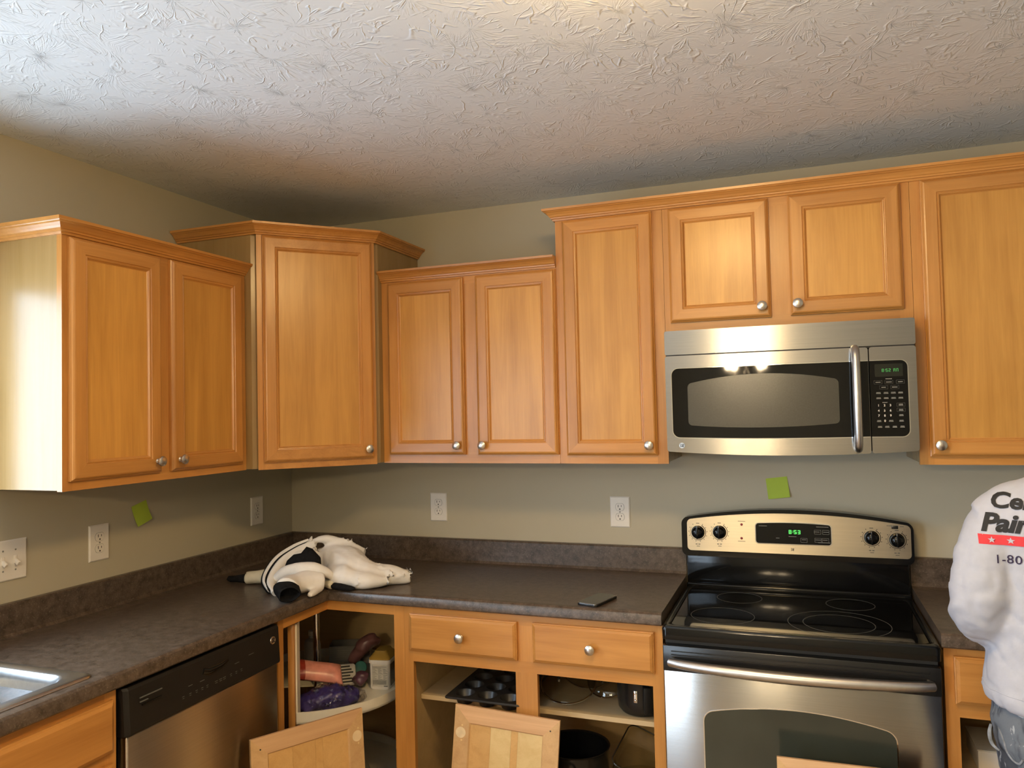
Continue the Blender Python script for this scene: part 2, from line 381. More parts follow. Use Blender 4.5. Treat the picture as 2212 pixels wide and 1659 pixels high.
def smoothpath(pts, sub=4):
    P = [Vector(p) for p in pts]; out = []
    for i in range(len(P)-1):
        p0, p1, p2, p3 = P[max(i-1, 0)], P[i], P[i+1], P[min(i+2, len(P)-1)]
        for k in range(sub):
            t = k/sub
            out.append(0.5*((2*p1) + (p2-p0)*t + (2*p0-5*p1+4*p2-p3)*t*t + (3*p1-p0-3*p2+p3)*t**3))
    out.append(P[-1]); return out
def lerp(a, n):
    """resample a list of numbers to n values"""
    r = []
    for i in range(n):
        t = i*(len(a)-1)/(n-1); k = min(int(t), len(a)-2); r.append(a[k]+(a[k+1]-a[k])*(t-k))
    return r
def sweep(path, prof, inward=1):
    """mitred sweep of profile (out, z) along an open XY polyline; out is to the right of travel when inward=1"""
    P = [Vector((p[0], p[1])) for p in path]; V, F = [], []
    nrm = []
    for i in range(len(P)-1):
        d = (P[i+1]-P[i]).normalized(); nrm.append(Vector((d.y, -d.x))*inward)
    for i, p in enumerate(P):
        a = nrm[max(i-1, 0)]; b = nrm[min(i, len(nrm)-1)]
        m = (a+b); m = m/m.length; k = 1/max(m.dot(a), 0.2)
        for o_, z in prof:
            q = p + m*(o_*k); V.append((q.x, q.y, z))
    n = len(prof)
    for i in range(len(P)-1):
        for k in range(n-1):
            F.append((i*n+k, i*n+k+1, (i+1)*n+k+1, (i+1)*n+k))
    return V, F, n
def slab(xs, zlo, zhi, yf, thick):
    """panel bowed in plan: front face at yf(x), outline zlo(x)..zhi(x), thickness to +y"""
    V, F = [], []; n = len(xs)
    for x in xs:
        y = yf(x); a, b = zlo(x), zhi(x)
        V += [(x, y, a), (x, y, b), (x, y+thick, a), (x, y+thick, b)]
    for i in range(n-1):
        p, q = 4*i, 4*(i+1)
        F += [(p, q, q+1, p+1), (p+2, p+3, q+3, q+2), (p, p+2, q+2, q), (p+1, q+1, q+3, p+3)]
    F += [(0, 1, 3, 2), (4*n-4, 4*n-2, 4*n-1, 4*n-3)]
    return V, F
def rr(x0, x1, z0, z1, r, n=14):
    """x stations and z limits of a rounded rectangle (z0/z1 may be functions)"""
    f0 = z0 if callable(z0) else (lambda x: z0); f1 = z1 if callable(z1) else (lambda x: z1)
    st = [r*(1-math.cos(PI/2*k/5)) for k in range(6)]
    xs = [x0+s for s in st] + [x0+r+(x1-x0-2*r)*k/n for k in range(1, n)] + [x1-s for s in reversed(st)]
    def off(x):
        d = min(x-x0, x1-x)
        return r - math.sqrt(max(r*r-(r-d)**2, 0)) if d < r else 0
    return xs, (lambda x: f0(x)+off(x)), (lambda x: f1(x)-off(x))
def textmesh(body, size, shear=0.0, offset=0.0, align='LEFT', space=1.0):
    c = bpy.data.curves.new('text', 'FONT'); c.body = body; c.size = size; c.shear = shear; c.offset = offset
    c.align_x = align; c.space_character = space; c.resolution_u = 3
    o = bpy.data.objects.new('text', c); me = o.to_mesh()
    vf = [tuple(v.co) for v in me.vertices], [tuple(p.vertices) for p in me.polygons]
    o.to_mesh_clear(); bpy.data.objects.remove(o); bpy.data.curves.remove(c)
    return vf
SEG = {'0': 'abcdef', '1': 'bc', '2': 'abged', '3': 'abgcd', '5': 'afgcd', '8': 'abcdefg', 'A': 'abcefg', 'M': 'abcef', ':': ''}
def digits(s, h, w, t):
    out = []; x = 0
    for ch in s:
        if ch == ' ': x += w*0.9; continue
        if ch == ':':
            for z in (h*0.28, h*0.68): out.append(bx(x, x+t, z, z+t, 0, 0.0004))
            x += t*2.2; continue
        q = {'a': (0, w, h-t, h), 'd': (0, w, 0, t), 'g': (0, w, h/2-t/2, h/2+t/2), 'f': (0, t, h/2, h), 'e': (0, t, 0, h/2), 'b': (w-t, w, h/2, h), 'c': (w-t, w, 0, h/2)}
        for k in SEG[ch]:
            a = q[k]; out.append(bx(x+a[0], x+a[1], a[2], a[3], 0, 0.0004))
        x += w*1.45
    return merge(out)
def remesh(name, vf, voxel, mat, parent=None, smooth=3, fn=None):
    """fuse overlapping closed shapes into one skin"""
    me = bpy.data.meshes.new('tmp'); me.from_pydata(vf[0], [], vf[1])
    b = bmesh.new(); b.from_mesh(me); bmesh.ops.recalc_face_normals(b, faces=b.faces); b.to_mesh(me); b.free()
    o = bpy.data.objects.new('tmp', me); COL.objects.link(o)
    r = o.modifiers.new('r', 'REMESH'); r.mode = 'VOXEL'; r.voxel_size = voxel
    s = o.modifiers.new('s', 'SMOOTH'); s.iterations = smooth; s.factor = 0.5
    dg = bpy.context.evaluated_depsgraph_get(); dg.update()
    out = bpy.data.meshes.new_from_object(o.evaluated_get(dg))
    bpy.data.objects.remove(o)
    if fn:
        for v in out.vertices:
            v.co = v.co + v.normal * fn(v.co, v.normal)
    out.name = name
    out.polygons.foreach_set('use_smooth', [True]*len(out.polygons))
    out.materials.clear(); out.materials.append(mat)
    o = bpy.data.objects.new(name, out); COL.objects.link(o)
    return adopt(o, parent)
def project(o_from, T, vf, maxlen, target, lift=0.0012):
    """subdivide flat art and lay it on target's surface along local -w"""
    b = bmesh.new(); vv = [b.verts.new(T @ Vector(p)) for p in vf[0]]
    for f in vf[1]:
        try: b.faces.new([vv[i] for i in f])
        except ValueError: pass
    bmesh.ops.triangulate(b, faces=b.faces)
    for _ in range(4):
        ed = [e for e in b.edges if e.calc_length() > maxlen]
        if not ed: break
        bmesh.ops.subdivide_edges(b, edges=ed, cuts=1); bmesh.ops.triangulate(b, faces=b.faces)
    w = (T.to_3x3() @ Vector((0, 0, 1))).normalized()
    for v in b.verts:
        h = target.ray_cast(v.co + w*0.3, -w)
        if h[0] is not None: v.co = h[0] + w*lift
    b.verts.index_update()
    r = [tuple(v.co) for v in b.verts], [tuple(v.index for v in f.verts) for f in b.faces]
    b.free(); return r

# ------------------------------------------------------------------ the room
def struct(o): o['kind'] = 'structure'; return o
RX = 4.7
struct(box('floor', -0.12, RX+0.12, RY-0.12, 0.12, -0.08, 0.0, M['floor']))
struct(box('ceiling', -0.12, RX+0.12, RY-0.12, 0.12, HC, HC+0.08, M['ceiling']))
struct(box('wall_back', -0.12, RX+0.12, 0.0, 0.12, 0, HC, M['paintwall']))
WM = -3.2
struct(boxes('wall_left', [(-0.12, 0, WM, 0.0, 0, WZ0), (-0.12, 0, WM, 0.0, WZ1, HC), (-0.12, 0, WM, WY0, WZ0, WZ1), (-0.12, 0, WY1, 0.0, WZ0, WZ1),
                         (-0.12, 0, RY, WM, 0, VZ0), (-0.12, 0, RY, WM, VZ1, HC), (-0.12, 0, RY, VY0, VZ0, VZ1), (-0.12, 0, VY1, WM, VZ0, VZ1)], M['paintwall']))
struct(box('wall_right', RX, RX+0.12, RY, 0.0, 0, HC, M['paintwall']))
struct(box('wall_rear', -0.12, RX+0.12, RY-0.12, RY, 0, HC, M['paintwall']))
def window(name, T, w, h, cols, rows, pname='frame'):
    f = 0.05
    root = struct(mk(name, *xf(merge([bx(0, w, 0, f, -0.02, 0.05), bx(0, w, h-f, h, -0.02, 0.05), bx(0, f, f, h-f, -0.02, 0.05), bx(w-f, w, f, h-f, -0.02, 0.05)]), T), M['trim']))
    for i in range(1, cols): mk('muntin', *xf(bx(w*i/cols-0.018, w*i/cols+0.018, f, h-f, 0, 0.035), T), M['trim'], root)
    for i in range(1, rows): mk('muntin', *xf(bx(f, w-f, h*i/rows-0.015, h*i/rows+0.015, 0.002, 0.033), T), M['trim'], root)
    mk('pane', *xf(bx(f, w-f, f, h-f, 0.014, 0.018), T), M['windowglass'], root)
    return root
wr = window('window_1', frame((-0.08, WY0, WZ0), (0, 1, 0), (0, 0, 1)), WY1-WY0, WZ1-WZ0, 1, 1)
box('sill', -0.08, 0.045, WY0-0.04, WY1+0.03, WZ0-0.022, WZ0-0.002, M['trim'], wr, bev=0.004)
window('added_door_1', frame((-0.08, VY0, VZ0), (0, 1, 0), (0, 0, 1)), VY1-VY0, VZ1-VZ0, 2, 1)  # added glazed opening, out of view, for daylight on the room-facing fronts
# ceiling dome lamp (the room's own light)
lamp = thing('ceiling_lamp', 'frosted dome ceiling lamp over the kitchen floor', 'lamp', (LAMP[0], LAMP[1], HC))
TL = Matrix.Translation((LAMP[0], LAMP[1], HC)) @ Matrix.Rotation(PI, 4, 'X')
mk('canopy', *xf(lathe([(0.17, 0.001), (0.175, 0.012), (0.165, 0.022)], 32), TL), M['nickel'], lamp, smooth=True)
mk('dome', *xf(lathe([(0.160*math.cos(a), 0.022+0.085*math.sin(a)) for a in [PI/2*k/8*0.98 for k in range(9)]], 32), TL), M['dome'], lamp, smooth=True)

# dining chandelier behind the camera: its four shades show as streaks in the steel fronts
ch = thing('chandelier', 'four-shade nickel chandelier hanging over the dining area behind the camera', 'lamp', (1.70, -4.55, HC))
TCH = Matrix.Translation((1.70, -4.55, 0))
mk('canopy', *xf(lathe([(0.06, HC-0.001), (0.062, HC-0.012), (0.02, HC-0.03), (0.008, HC-0.035)], 24), TCH), M['nickel'], ch, smooth=True)
mk('stem', *xf(lathe([(0.008, 1.86), (0.008, HC-0.036)], 12), TCH), M['nickel'], ch, smooth=True)
mk('hub', *xf(lathe([(0.006, 1.79), (0.03, 1.81), (0.035, 1.83), (0.02, 1.855), (0.009, 1.86)], 20), TCH), M['nickel'], ch, smooth=True)
for k, an in enumerate((20, 160, 222, 318)):
    a = math.radians(an); c, s_ = math.cos(a), math.sin(a)
    ar = mk('arm', *xf(tube(smoothpath([(0.03*c, 0.03*s_, 1.83), (0.12*c, 0.12*s_, 1.80), (0.20*c, 0.20*s_, 1.83), (0.215*c, 0.215*s_, 1.86)], 4), 0.007, 8), TCH), M['nickel'], ch, smooth=True)
    mk('shade', *xf(lathe([(0.022, 1.861), (0.035, 1.865), (0.055, 1.90), (0.064, 1.96), (0.066, 1.985)], 24), TCH @ Matrix.Translation((0.215*c, 0.215*s_, 0))), M['shade'], ar, smooth=True)

# ------------------------------------------------------------------ cabinet doors
PROF = [(0, 0), (0, 0.0105), (0.003, 0.0125), (0.0045, 0.0155), (0.008, 0.0185), (0.0115, 0.0195), (0.0435, 0.0195), (0.0450, 0.0165), (0.0470, 0.0160),
        (0.0490, 0.0178), (0.0515, 0.0172), (0.0545, 0.0125), (0.0570, 0.0110), (0.0570, 0.0040), (0.0530, 0.0)]
def member(W_, H_, side):
    V, F = [], []; n = len(PROF)
    for end in (0, 1):
        for t, w in PROF:
            if side == 'l': p = (t, t if not end else H_-t, w)
            elif side == 'r': p = (W_-t, t if not end else H_-t, w)
            elif side == 'b': p = (t if not end else W_-t, t, w)
            else: p = (t if not end else W_-t, H_-t, w)
            V.append(p)
    for k in range(n): a, b = k, (k+1) % n; F.append((a, b, b+n, a+n))
    F.append(tuple(range(n))); F.append(tuple(range(n, 2*n)))
    return V, F
KNOB = [(0.008, 0.0), (0.0085, 0.002), (0.0055, 0.005), (0.005, 0.011), (0.008, 0.014), (0.0145, 0.0165), (0.0162, 0.0195), (0.0155, 0.0225), (0.011, 0.0252), (0.004, 0.0265)]
def knob(T, u, v, w, parent):
    return mk('knob', *xf(lathe(KNOB, 20), T @ Matrix.Translation((u, v, w)) @ Matrix.Rotation(random.uniform(0, 1), 4, 'Z')), M['nickel'], parent, smooth=True)
def cab_door(parent, T, W_, H_, kn=None, rail='fx', name='door'):
    d = mk(name, *xf(bx(0.0500, W_-0.0500, 0.0500, H_-0.0500, 0.0045, 0.0108), T), M['panel'], parent)
    for s in 'lr': mk('stile', *xf(member(W_, H_, s), T), M['fz'], d)
    for s in 'bt': mk('rail', *xf(member(W_, H_, s), T), M[rail], d)
    if kn: knob(T, kn[0], kn[1], 0.0195, d)
    return d
def drawer_front(parent, T, W_, H_, kn=True, rail='fx', name='drawer'):
    lip = [(0, 0), (0, 0.011), (0.003, 0.0125), (0.0045, 0.0150), (0.008, 0.0170), (0.012, 0.0195)]
    V, F = [], []; n = len(lip)
    for t, w in lip: V += [(t, t, w), (W_-t, t, w), (W_-t, H_-t, w), (t, H_-t, w)]
    for i in range(n-1):
        for k in range(4): a, b = 4*i+k, 4*i+(k+1) % 4; F.append((a, b, b+4, a+4))
    F.append((0, 3, 2, 1)); F.append(tuple(range(4*n-4, 4*n)))
    d = mk(name, *xf((V, F), T), M[rail], parent)
    if kn: knob(T, W_/2, H_/2, 0.0195, d)
    return d
CROWN = [(0.0, 0.0), (0.006, 0.0), (0.008, 0.006), (0.0125, 0.0075), (0.0135, 0.012), (0.017, 0.0145), (0.0205, 0.0205), (0.027, 0.0275), (0.0325, 0.0305), (0.0340, 0.0325), (0.0385, 0.0340), (0.0395, 0.0420), (0.0, 0.0420)]
def crown(name, path, z, mat, parent=None):
    V, F, n = sweep(path, [(a, z+b) for a, b in CROWN])
    F.append(tuple(range(n))); F.append(tuple(range(len(V)-n, len(V))))
    return mk(name, V, F, mat, parent, smooth=False)
BACK = lambda x0, z0, y=D: frame((x0, -y, z0), (1, 0, 0), (0, 0, 1))
LEFT = lambda y0, z0, x=D: frame((x, y0, z0), (0, 1, 0), (0, 0, 1))
FT = 0.019   # face frame thickness
def upper_back(label, x0, x1, z1, doors, mids=(), z0=ZB, sw=0.038, cr=True, group=None):
    t = thing('upper_cabinet', label, 'cabinet', ((x0+x1)/2, -D/2, z0), group)
    box('carcass', x0+0.0008, x1-0.0008, -D+FT, -0.001, z0+0.006, z1+0.004, M['side'], t)
    box('stile', x0+0.0005, x0+sw, -D, -D+FT, z0, z1+0.006, M['fz'], t)
    box('stile', x1-sw, x1-0.0005, -D, -D+FT, z0, z1+0.006, M['fz'], t)
    for a, b in mids: box('stile', a, b, -D, -D+FT, z0+0.042, z1-0.036, M['fz'], t)
    box('rail', x0+sw, x1-sw, -D, -D+FT, z0, z0+0.042, M['fx'], t)
    box('rail', x0+sw, x1-sw, -D, -D+FT, z1-0.036, z1+0.006, M['fx'], t)
    for (a, b, c, d, ku) in doors: cab_door(t, BACK(a, c, D+0.0004), b-a, d-c, (ku, 0.036))
    return t
t = upper_back('short maple wall cabinet with two doors, between corner cabinet and the tall narrow one', XA, XB, H1,
               [(0.714, 1.041, 1.398, 2.079, 0.327-0.026), (1.094, 1.412, 1.398, 2.079, 0.025)], [(1.036, 1.098)])
crown('crown_molding', [(XA+0.0005, -D), (XB-0.0005, -D)], H1-0.006, M['fx'], t)
upper_back('tall narrow single-door maple wall cabinet beside the microwave', XB, XC, H2, [(1.444, 1.772, 1.395, 2.252, 0.328-0.026)])
upper_back('maple wall cabinet with two square doors over the microwave', XC, XD, H2, [(1.829, 2.162, 1.854, 2.252, 0.333-0.028), (2.222, 2.557, 1.855, 2.254, 0.023)], [(2.160, 2.224)], z0=1.820)
upper_back('tall wide-door maple wall cabinet on the far side of the microwave, above the person', XD, XE, H2, [(2.613, 3.012, 1.391, 2.254, 0.027)], sw=0.042)
cr = crown('crown_molding', [(XB, -0.003), (XB, -D), (XE, -D), (XE, -0.003)], H2-0.006, M['fx'])
tag(cr, 'long maple crown molding running over the tall cabinets and the microwave', 'molding', kind='thing')
# left wall cabinet
t = thing('upper_cabinet', 'short maple wall cabinet with two doors and pale end panel, on the side wall', 'cabinet', (D/2, -(LL+AL)/2, ZB))
box('carcass', 0.001, D-FT, -LL+0.0008, -AL-0.0008, ZB+0.003, H1+0.004, M['side'], t)
box('stile', D-FT, D, -LL, -LL+0.036, ZB, H1+0.006, M['fz'], t); box('stile', D-FT, D, -AL-0.036, -AL-0.0005, ZB, H1+0.006, M['fz'], t)
box('stile', D-FT, D, -1.112, -1.062, ZB+0.04, H1-0.036, M['fz'], t)
box('rail', D-FT, D, -LL+0.036, -AL-0.036, ZB, ZB+0.04, M['fy'], t); box('rail', D-FT, D, -LL+0.036, -AL-0.036, H1-0.036, H1+0.006, M['fy'], t)
cab_door(t, LEFT(-1.434, 1.392, D+0.0004), 0.326, 0.688, (0.326-0.024, 0.036), 'fy')
cab_door(t, LEFT(-1.066, 1.392, D+0.0004), 0.338, 0.688, (0.028, 0.036), 'fy')
crown('crown_molding', [(0.003, -LL), (D, -LL), (D, -AL-0.001)][::-1][::-1], H1-0.006, M['fy'], t)
# diagonal corner cabinet
t = thing('corner_cabinet', 'tall diagonal maple corner wall cabinet with one door and raised crown', 'cabinet', (0.25, -0.25, ZB))
pts = [(0.001, -0.001), (0.001, -AL), (D2, -AL), (XA, -D2), (XA, -0.001)]
def prism(pts, z0, z1):
    n = len(pts); V = [(x, y, z0) for x, y in pts] + [(x, y, z1) for x, y in pts]
    return V, [tuple(range(n)), tuple(range(n, 2*n))] + [(i, (i+1) % n, n+(i+1) % n, n+i) for i in range(n)]
ud = Vector((XA-D2, AL-D2, 0)); LD = ud.length; ud.normalize(); nd = Vector((ud.y, -ud.x, 0))
ins = lambda p: (p[0]-nd.x*FT, p[1]-nd.y*FT)
pb = [pts[0], pts[1], (D2-0.012, -AL), ins((D2, -AL)), ins((XA, -D2)), (XA, -D2+0.012), pts[4]]
pb = [pts[0], pts[1], (D2-FT*1.0/ud.x*0.0-FT*1.36, -AL), (XA, -D2+FT*1.40), pts[4]]
mk('carcass', *prism(pb, ZB+0.003, H3+0.004), M['side'], t)
TD = frame((D2, -AL, 0), ud, (0, 0, 1))
for a, b in ((0, 0.03), (LD-0.03, LD)):
    lo = -FT if False else 0
    V = [(a, ZB, 0), (b, ZB, 0), (b-(0.0 if b < LD else FT*0.95), ZB, -FT), (a+(0.0 if a > 0 else FT*0.95), ZB, -FT)]
    V = V + [(x, H3+0.006, w) for x, _, w in V]
    mk('stile', *xf((V, [(0, 1, 2, 3), (4, 5, 6, 7), (0, 1, 5, 4), (1, 2, 6, 5), (2, 3, 7, 6), (3, 0, 4, 7)]), TD), M['fz'], t)
mk('rail', *xf(bx(0.03, LD-0.03, ZB, ZB+0.04, -FT, 0), TD), M['fx'], t)
mk('rail', *xf(bx(0.03, LD-0.03, H3-0.036, H3+0.006, -FT, 0), TD), M['fx'], t)
cab_door(t, TD @ Matrix.Translation((0.020, 1.391, 0.0004)), LD-0.034, 2.234-1.391, (LD-0.034-0.024, 0.036))
crown('crown_molding', [(0.003, -AL), (D2, -AL), (XA, -D2), (XA, -0.003)], H3-0.006, M['fx'], t)

# ------------------------------------------------------------------ base cabinets
TK = 0.10
def hollow(name, x0, x1, y0, y1, z0, z1, mat, parent, th=0.016, open_='-y'):
    L_ = [(x0, x0+th, y0, y1, z0, z1), (x1-th, x1, y0, y1, z0, z1), (x0+th, x1-th, y0, y1, z0, z0+th)]
    if open_ == '-y': L_.append((x0+th, x1-th, y1-0.008, y1, z0+th, z1))
    else: L_.append((x0+th, x0+th+0.008, y0, y1, z0+th, z1))
    return boxes(name, L_, mat, parent)
ZT = 0.8835
# drawer base between corner and range
t = thing('base_cabinet', 'maple base cabinet with two closed drawers above two open doorways', 'cabinet', (1.36, -0.3, 0))
bx0, bx1 = 0.9045, 1.8145
hollow('carcass', bx0+0.0005, bx1-0.002, -YF+FT, -0.004, TK, ZT, M['inside'], t)
for a, b in ((bx0, 0.939), (1.780, bx1)): box('stile', a, b, -YF, -YF+FT, TK, ZT, M['fz'], t)
box('stile', 1.3215, 1.3975, -YF, -YF+FT, TK+0.035, 0.690, M['fz'], t)
box('stile', 1.3215, 1.3975, -YF, -YF+FT, 0.728, 0.845, M['fz'], t)
box('rail', 0.939, 1.780, -YF, -YF+FT, 0.690, 0.728, M['fx'], t); box('rail', 0.939, 1.780, -YF, -YF+FT, 0.845, ZT, M['fx'], t)
box('rail', 0.939, 1.780, -YF, -YF+FT, TK, TK+0.035, M['fx'], t)
box('toe_kick', bx0, bx1, -YF+0.075, -YF+0.090, 0.0, TK-0.001, M['fx'], t)
drawer_front(t, BACK(0.931, 0.730, YF+0.0004), 0.401, 0.128); drawer_front(t, BACK(1.3875, 0.731, YF+0.0004), 0.4005, 0.129)
box('drawer_box', 0.945, 1.318, -YF+FT+0.001, -0.08, 0.738, 0.835, M['inside'], t); box('drawer_box', 1.401, 1.776, -YF+FT+0.001, -0.08, 0.738, 0.835, M['inside'], t)
box('shelf', bx0+0.018, bx1-0.020, -0.500, -0.014, 0.5285, 0.5445, M['shelfedge'], t)
# base cabinet right of the range
t = thing('base_cabinet', 'maple base cabinet with one drawer and an open doorway, behind the person', 'cabinet', (2.81, -0.3, 0))
bx0, bx1 = 2.5885, 3.046
hollow('carcass', bx0+0.0005, bx1-0.0005, -YF+FT, -0.004, TK, ZT, M['inside'], t)
for a, b in ((bx0, 2.622), (3.012, bx1)): box('stile', a, b, -YF, -YF+FT, TK, ZT, M['fz'], t)
for a, b in ((0.693, 0.730), (0.845, ZT), (TK, TK+0.035)): box('rail', 2.622, 3.012, -YF, -YF+FT, a, b, M['fx'], t)
box('toe_kick', bx0, bx1, -YF+0.075, -YF+0.090, 0.0, TK-0.001, M['fx'], t)
drawer_front(t, BACK(2.6115, 0.732, YF+0.0004), 0.411, 0.129)
box('drawer_box', 2.63, 3.0, -YF+FT+0.001, -0.08, 0.738, 0.835, M['inside'], t)
box('shelf', bx0+0.018, bx1-0.018, -0.52, -0.014, 0.490, 0.506, M['shelfedge'], t)
# corner base cabinet (carousel)
t = thing('corner_base_cabinet', 'doorless maple corner base cabinet opening on a turning shelf', 'cabinet', (0.45, -0.45, 0))
boxes('carcass', [(0.004, 0.9035, -0.020, -0.004, TK, ZT), (0.004, 0.020, -0.871, -0.020, TK, ZT), (0.8875, 0.9035, -YF+FT, -0.020, TK, ZT), (0.020, YF-FT, -0.871, -0.855, TK, ZT),
                 (0.020, 0.8875, -YF+FT, -0.020, TK, TK+0.016), (0.020, YF-FT, -0.855, -YF+FT, TK, TK+0.016)], M['inside'], t)
box('stile', 0.864, 0.904, -YF, -YF+FT, TK, ZT, M['fz'], t)
box('stile', YF-FT, YF, -0.8715, -0.842, TK, ZT, M['fz'], t)
box('rail', YF, 0.864, -YF, -YF+FT, 0.846, ZT, M['fx'], t); box('rail', YF-FT, YF, -0.842, -YF+FT, 0.846, ZT, M['fy'], t)
box('rail', YF, 0.864, -YF, -YF+FT, TK, TK+0.035, M['fx'], t); box('rail', YF-FT, YF, -0.842, -YF+FT, TK, TK+0.035, M['fy'], t)
box('toe_kick', YF-0.08, 0.904, -YF+0.075, -YF+0.090, 0, TK-0.001, M['fx'], t); box('toe_kick', YF-0.09, YF-0.075, -0.871, -YF+0.075, 0, TK-0.001, M['fy'], t)
# carousel in it
CX, CY, CR = 0.42, -0.42, 0.368
t = thing('turning_shelf', 'cream plastic turning shelf unit on a chrome pole inside the corner cabinet', 'carousel', (CX, CY, TK+0.016))
def carousel(z0, h, A0, A1):
    V, F = [], []; n = 40; ring = [(0.0, 0.0)] if False else []
    out = [(CX+CR*math.cos(A0+(A1-A0)*k/n), CY+CR*math.sin(A0+(A1-A0)*k/n)) for k in range(n+1)]
    inn = [(CX+(CR-0.008)*math.cos(A0+(A1-A0)*k/n), CY+(CR-0.008)*math.sin(A0+(A1-A0)*k/n)) for k in range(n+1)]
    c = (CX, CY); parts = []
    P = out + [c]
    parts.append(prism(P, z0, z0+0.006))
    V, F = [], []
    for (o_, i_) in zip(out, inn): V += [(o_[0], o_[1], z0), (o_[0], o_[1], z0+h), (i_[0], i_[1], z0+h), (i_[0], i_[1], z0+0.006)]
    for k in range(n):
        p, q = 4*k, 4*k+4
        for j in range(3): F.append((p+j, q+j, q+j+1, p+j+1))
    parts.append((V, F))
    return merge(parts)
A0 = math.radians(-66); A1 = A0 + 1.5*PI
mk('shelf_tray', *carousel(0.492, 0.038, A0, A1), M['carousel'], t, smooth=True)
mk('shelf_tray', *carousel(0.135, 0.038, A0, A1), M['carousel'], t, smooth=True)
mk('pole', *xf(lathe([(0.013, 0.117), (0.013, 0.80)], 16), Matrix.Translation((CX, CY, 0))), M['chrome'], t, smooth=True)
mk('bearing', *xf(lathe([(0.022, 0.80), (0.024, 0.815), (0.024, 0.8825)], 16), Matrix.Translation((CX, CY, 0))), M['white'], t, smooth=True)
ra = Vector((math.cos(A0), math.sin(A0), 0))
TP = frame((CX, CY, 0), ra, (0, 0, 1))
mk('door_batten', *xf(bx(CR-0.05, CR+0.012, 0.14, 0.838, 0.002, 0.024), TP), M['fz'], t, bev=0.002)
mk('post', *xf(bx(CR-0.050, CR-0.004, 0.498, 0.835, -0.004, 0.0015), TP), M['carousel'], t)
# sink base (left of dishwasher)
t = thing('sink_base_cabinet', 'maple sink base cabinet with a false drawer front, under the sink', 'cabinet', (0.3, -2.0, 0))
hollow('carcass', 0.004, YF-FT, -2.43, -1.5175, TK, 0.60, M['inside'], t, open_='x')
box('stile', YF-FT, YF, -1.5505, -1.5165, TK, ZT, M['fz'], t); box('stile', YF-FT, YF, -2.43, -2.39, TK, ZT, M['fz'], t)
for a, b in ((0.680, 0.725), (0.845, ZT), (TK, TK+0.035)): box('rail', YF-FT, YF, -2.39, -1.5505, a, b, M['fy'], t)
drawer_front(t, LEFT(-2.385, 0.728, YF+0.0004), 0.852, 0.130, kn=False, rail='fy', name='false_drawer_front')
box('toe_kick', YF-0.09, YF-0.075, -2.43, -1.5165, 0, TK-0.001, M['fy'], t)
cab_door(t, LEFT(-1.96, 0.125, YF+0.0004), 0.427, 0.575, None, 'fy'); cab_door(t, LEFT(-2.385, 0.125, YF+0.0004), 0.42, 0.575, None, 'fy')

# ------------------------------------------------------------------ worktops
CP = [(0.0, 0.8845), (DC-0.004, 0.8845), (DC, 0.889), (DC+0.0005, 0.910), (DC-0.003, 0.918), (DC-0.010, 0.9228), (DC-0.020, 0.9242), (DC-0.040, ZC), (0.53, ZC), (0.10, ZC),
      (0.042, ZC), (0.030, ZC+0.003), (0.0235, ZC+0.012), (0.0215, ZS-0.006), (0.018, ZS-0.001), (0.012, ZS), (0.0015, ZS), (0.0015, 0.8845)]
def counter(name, path, hole=None):
    V, F, n = sweep(path, CP)
    if hole is not None:
        i, k = hole; F = [f for f in F if f[0] != i*n+k]
    F.append(tuple(range(n))); F.append(tuple(range(len(V)-n, len(V))))
    return mk(name, V, F, M['counter'], None, smooth=True, ang=25)
w1 = counter('worktop', [(0, -3.0), (0, -2.40), (0, -1.575), (0, 0), (1.8155, 0)], hole=(1, 8))
tag(w1, 'dark brown speckled L-shaped laminate worktop with backsplash, from sink to range', 'countertop')
w2 = counter('worktop', [(2.5810, 0), (3.06, 0)])
tag(w2, 'short dark brown laminate worktop behind the person, beside the range', 'countertop')
t = thing('sink', 'stainless steel drop-in kitchen sink in the dark worktop before the dishwasher', 'sink', (0.31, -1.98, ZC))
def rloop(x0, x1, y0, y1, r, z, n=6):
    out = []
    for cx, cy, a0 in ((x1-r, y1-r, 0), (x0+r, y1-r, PI/2), (x0+r, y0+r, PI), (x1-r, y0+r, 1.5*PI)):
        for k in range(n+1): a = a0+PI/2*k/n; out.append((cx+r*math.cos(a), cy+r*math.sin(a), z))
    return out
loops = [rloop(0.060, 0.566, -2.42, -1.556, 0.03, ZC+0.0008), rloop(0.062, 0.564, -2.418, -1.558, 0.03, ZC+0.004), rloop(0.070, 0.556, -2.41, -1.566, 0.03, ZC+0.0058),
         rloop(0.100, 0.526, -2.38, -1.592, 0.05, ZC+0.0050), rloop(0.106, 0.520, -2.374, -1.598, 0.055, ZC+0.001), rloop(0.112, 0.514, -2.368, -1.604, 0.06, ZC-0.02), rloop(0.125, 0.500, -2.35, -1.62, 0.06, ZC-0.165), rloop(0.16, 0.465, -2.31, -1.66, 0.05, ZC-0.18)]
V = [p for l in loops for p in l]; n = len(loops[0]); F = []
for i in range(len(loops)-1):
    for k in range(n): a, b = i*n+k, i*n+(k+1) % n; F.append((a, b, b+n, a+n))
F.append(tuple(range((len(loops)-1)*n, len(loops)*n)))
mk('basin', V, F, M['sink'], t, smooth=True, ang=60)
mk('drain', *xf(lathe([(0.045, 0.0), (0.045, 0.003), (0.03, 0.004), (0.028, 0.001)], 20), Matrix.Translation((0.31, -1.98, ZC-0.1798))), M['chrome'], t, smooth=True)

